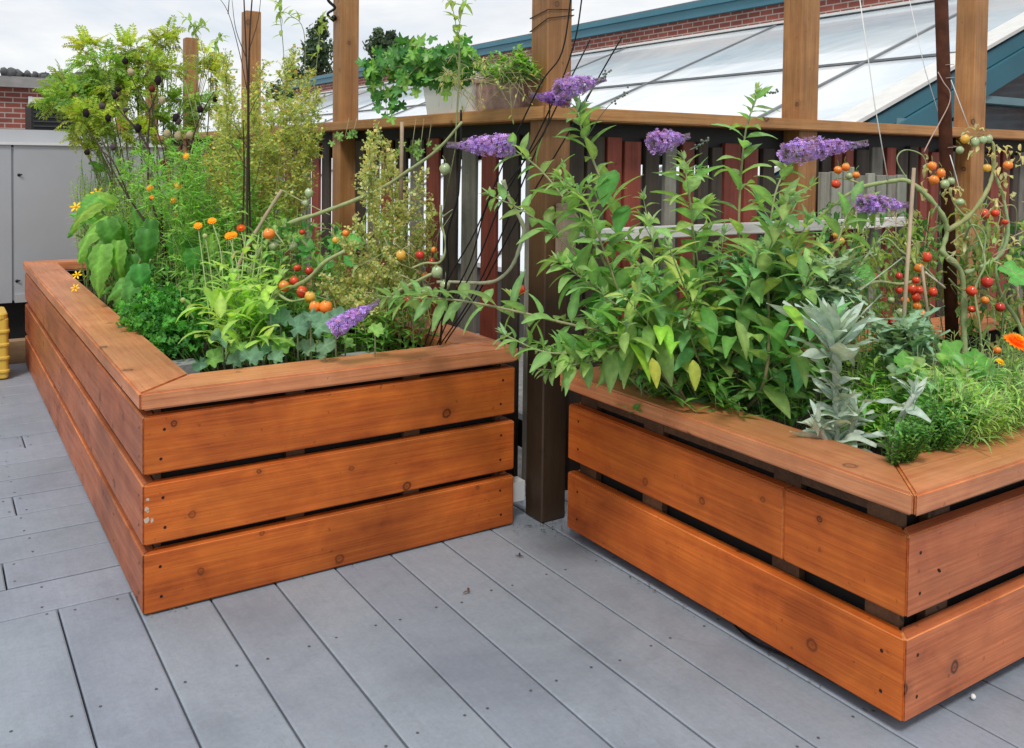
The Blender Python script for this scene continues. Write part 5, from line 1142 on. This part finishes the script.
# ---------------- pots on the rail
def trough(name, label, ya, yb_, z0, h, wb, wt, m, lip=.012):
    t = thing(name, label, 'pot', (FX+.04, (ya+yb_)/2, z0)); g = MB(); cx = FX+.04; pr = None
    prof = [(0, wb, 0), (h*.06, wb+.002, 0), (h*.86, wt, .012), (h*.865, wt+lip*2, .02), (h, wt+lip*2, .02), (h, wt-.012, .005), (h*.8, wt-.016, .004)]
    for z, w_, e in prof:
        r = .02; x0, x1, y0, y1 = cx-w_/2, cx+w_/2, ya-e, yb_+e; ring = []
        for ccx, ccy, a0 in ((x1-r, y1-r, 0), (x0+r, y1-r, PI/2), (x0+r, y0+r, PI), (x1-r, y0+r, 1.5*PI)):
            for k in range(5): a = a0+k*PI/8; ring.append(g.vert((ccx+r*math.cos(a), ccy+r*math.sin(a), z0+z)))
        if pr:
            for j in range(20): g.face(pr[j], pr[(j+1) % 20], ring[(j+1) % 20], ring[j])
        else: g.face(*ring[::-1])
        pr = ring
    g.build('body', m, t, smooth=False); g = MB(); g.box((cx-wt/2+.01, ya+.012, z0+h*.7), (cx+wt/2-.01, yb_-.012, z0+h*.82)); g.build('soil', M['soil'], t, smooth=False)
    return t
ya = on(470, 108, X=FX-.02).y; yb_ = on(424, 108, X=FX-.02).y
trough('window_box', 'white plastic window box standing on the fence rail under the ivy', ya+.01, yb_, RZ1+.001, .125, .11, .135, M['pot_white'])
yc_ = on(522, 108, X=FX-.02).y
trough('stone_pot', 'mottled pink stone trough on the fence rail between the white box and the corner post', yc_+.035, ya-.035, RZ1+.001, .105, .11, .12, M['pot_pink'], .004)
t = thing('ivy_plant', 'glossy dark green ivy trailing from the white window box over the fence rail', 'plant', (FX+.04, (ya+yb_)/2, RZ1+.1)); st = MB(); lf = MB()
for pts in ([(440, 80, 2.85), (425, 62, 2.9), (405, 70, 3.0), (398, 95, 3.0), (396, 112, 3.0)], [(440, 80, 2.85), (415, 50, 2.95), (385, 55, 3.1), (374, 80, 3.1), (376, 100, 3.1)], [(445, 80, 2.8), (430, 62, 2.85), (412, 72, 2.85), (404, 90, 2.85)], [(430, 80, 2.9), (400, 62, 3.0), (384, 80, 3.05), (388, 118, 3.0)],
            [(455, 78, 2.8), (440, 55, 2.85), (415, 46, 2.9), (395, 48, 2.95)], [(460, 78, 2.8), (470, 58, 2.8), (455, 45, 2.85)], [(440, 80, 2.85), (410, 66, 2.9), (378, 70, 3.0), (366, 62, 3.0)], [(430, 80, 2.9), (412, 60, 2.95), (380, 60, 3.0), (370, 90, 3.0)], [(450, 80, 2.85), (450, 62, 2.8), (430, 58, 2.8)]):
    path = px_path(pts, 6); st.tube(path, .002, .001, (.30, .26, .14), 4)
    for k in range(30):
        p, dd = along(path, R.random()); p = p+rv(.018); n = (V((-.6, -.7, .35))+rv(.45)); f = V((R.gauss(0, .5), 0, -1)); c = R.choice([(.045, .16, .03), (.08, .25, .045), (.18, .36, .06), (.06, .2, .04), (.16, .34, .05)])
        broad(lf, p, n, f, R.uniform(.019, .032), jit(c, .2), 'ivy', .1, .08)
for (x, y) in ((353, 134), (345, 138), (420, 152), (412, 148), (428, 146)):
    for k in range(4): broad(lf, W(x+R.gauss(0, 6), y+R.gauss(0, 4), 2.85), (V((-.6, -.7, .3))+rv(.4)), rv()+V((0, 0, -.5)), R.uniform(.012, .02), jit((.16, .30, .07), .2), 'ivy', .1, .08)
    st.tube([W(x, y, 2.85), W(x+4, 118, 2.88)], .0015, .001, (.3, .28, .14), 4)
st.build('stems', M['stem'], t); lf.build('foliage', M['leaf_gloss'], t)
bushy('basil_plant', 'light green bushy herb growing in the mottled pink trough on the rail', 'plant', [(485, 62, 2.75, .04), (500, 58, 2.7, .04), (512, 62, 2.66, .035), (475, 68, 2.8, .04), (495, 70, 2.7, .04), (515, 50, 2.7, .02), (465, 55, 2.8, .03)], 14, 12, .026, .010, (.17, .34, .06), root=V((FX+.04, 2.6, RZ1+.08)), seg=3, floor=RZ1+.08)
t = thing('dried_stems', 'thin pale dried stems and leaves hanging over the pink trough', 'plant', V((FX+.02, 2.7, RZ1+.08))); st = MB(); lf = MB()
for k in range(34):
    x = R.uniform(440, 525); y = R.uniform(60, 80); d = 2.68; path = px_path([(x, y, d), (x+R.uniform(-15, 15), y+R.uniform(-12, 15), d), (x+R.uniform(-28, 28), y+R.uniform(10, 50), d-.03)], 4); st.tube(path, .0013, .0007, jit((.36, .34, .18), .25), 4)
    for j in range(5): leaf(lf, along(path, R.random())[0], rv(), .02, .008, jit((.34, .38, .14), .3), seg=3)
st.build('stems', M['stem'], t); lf.build('foliage', M['leaf'], t)

# fallen bits on the deck
def litter(label, x, y, s, c):
    p = on(x, y, Z=.003); g = MB()
    for k in range(3): leaf(g, p+V((R.uniform(-s, s)*.3, R.uniform(-s, s)*.3, .002)), V((R.uniform(-1, 1), R.uniform(-1, 1), .1)), s, s*.35, jit(c, .2), droop=.4, seg=3)
    tag(g.build('dry_leaf', M['leaf']), label, 'leaf', 'dry leaf scraps on the deck')
litter('small brown leaf scrap on the deck in front of the long planter', 467, 591, .02, (.14, .07, .03)); litter('dark leaf scrap on the deck near the corner post', 520, 556, .018, (.04, .03, .03))
litter('dark leaf scrap close to the right end of the long planter', 527, 526, .014, (.05, .04, .03))
g = MB(); p = on(973, 698, Z=.004); g.ball(p+V((0, 0, .003)), .006, (.7, .7, .68), 7, 5, wob=.4); tag(g.build('pebble', M['stem']), 'single white pebble on the deck in front of the near planter', 'pebble')
g = MB(); pts = [V((1.60, 1.50, .012)), V((1.578, 1.40, .006)), V((1.59, 1.28, .01)), V((1.60, 1.15, .01)), V((1.64, 1.09, .006))]
tag(rod('black_cable', 'thin black cable curling out from under the near planter', 'cable', bezier(pts, 6), .0025, 'black_metal', n=5), None)

g = MB()
for k in range(170):
    a_ = R.uniform(0, 2*PI); x_ = FX+.0+R.gauss(0, .05); y_ = FY-.02+R.gauss(0, .035)
    if k > 90: x_ = X2+R.uniform(-.02, .03); y_ = R.uniform(Y2, YE)
    if k > 140: x_ = R.uniform(X1, XR); y_ = Y1+R.uniform(-.012, .01)
    s_ = R.uniform(.003, .012)
    leaf(g, V((x_, y_, .003+R.random()*.006)), V((math.cos(a_), math.sin(a_), .15)), s_, s_*.45, jit(R.choice([(.07, .045, .03), (.16, .12, .07), (.03, .025, .02), (.10, .12, .05)]), .3), droop=.3, seg=2)
tag(g.build('leaf_litter', M['leaf']), 'dark crumbs of soil and dry leaf at the post foot and along the planter bases', 'litter', kind='stuff')
# ================================================================== LIGHT, SKY, CAMERA
w = bpy.data.worlds.new('World'); SC.world = w; w.use_nodes = True; nt = w.node_tree; nt.nodes.clear()
SUN_EL, SUN_AZ = rad(56), rad(222)      # azimuth clockwise from +Y
out = nt.nodes.new('ShaderNodeOutputWorld'); bg = nt.nodes.new('ShaderNodeBackground'); bg.inputs[1].default_value = .103
sky = nt.nodes.new('ShaderNodeTexSky'); sky.sky_type = 'NISHITA'; sky.sun_disc = False; sky.sun_elevation = SUN_EL; sky.sun_rotation = SUN_AZ
tc = nt.nodes.new('ShaderNodeTexCoord'); mp = nt.nodes.new('ShaderNodeMapping'); mp.inputs['Scale'].default_value = (1, 1, 3.2); mp.inputs['Location'].default_value = (.3, .1, 0)
L(nt, tc.outputs['Generated'], mp.inputs[0])
n = noise_(nt, mp.outputs[0], 2.6, 7, .55, .4)
n2 = noise_(nt, mp.outputs[0], 5.5, 6, .6, .2)
mask = ramp(nt, n, [(.36, 0.25), (.54, 1)])
cl = ramp(nt, n2, [(.3, (7.9, 8.3, 8.9)), (.62, (9.7, 9.8, 9.8))])
skyc = mixc(nt, .72, sky.outputs[0], (6.7, 7.6, 8.9))
c = mixc(nt, mask, skyc, cl)
L(nt, c, bg.inputs[0]); L(nt, bg.outputs[0], out.inputs[0])
sd = bpy.data.lights.new('sun', 'SUN'); sd.energy = 2.1; sd.angle = rad(11); sd.color = (1, .95, .88)
so = bpy.data.objects.new('sun', sd); COL.objects.link(so)
dirv = V((math.sin(SUN_AZ)*math.cos(SUN_EL), math.cos(SUN_AZ)*math.cos(SUN_EL), math.sin(SUN_EL)))
so.rotation_euler = dirv.to_track_quat('Z', 'Y').to_euler(); so.location = dirv*20
cd = bpy.data.cameras.new('camera'); cam = bpy.data.objects.new('camera', cd); COL.objects.link(cam); SC.camera = cam
cd.sensor_width = 36; cd.sensor_fit = 'HORIZONTAL'; cd.lens = F/1024*36; cd.shift_y = -(374-HY)/1024; cd.clip_start = .05; cd.clip_end = 2000
mtx = Matrix.Rotation(-YAW, 4, 'Z') @ Matrix.Rotation(PI/2+PITCH, 4, 'X') @ Matrix.Rotation(-ROLL, 4, 'Z')
mtx.translation = V((0, 0, CAM_H)); cam.matrix_world = mtx
SC.view_settings.view_transform = 'Standard'; SC.view_settings.look = 'None'; SC.view_settings.exposure = 0
SC.render.engine = 'CYCLES'; SC.cycles.max_bounces = 8; SC.cycles.transparent_max_bounces = 8; SC.cycles.use_denoising = True
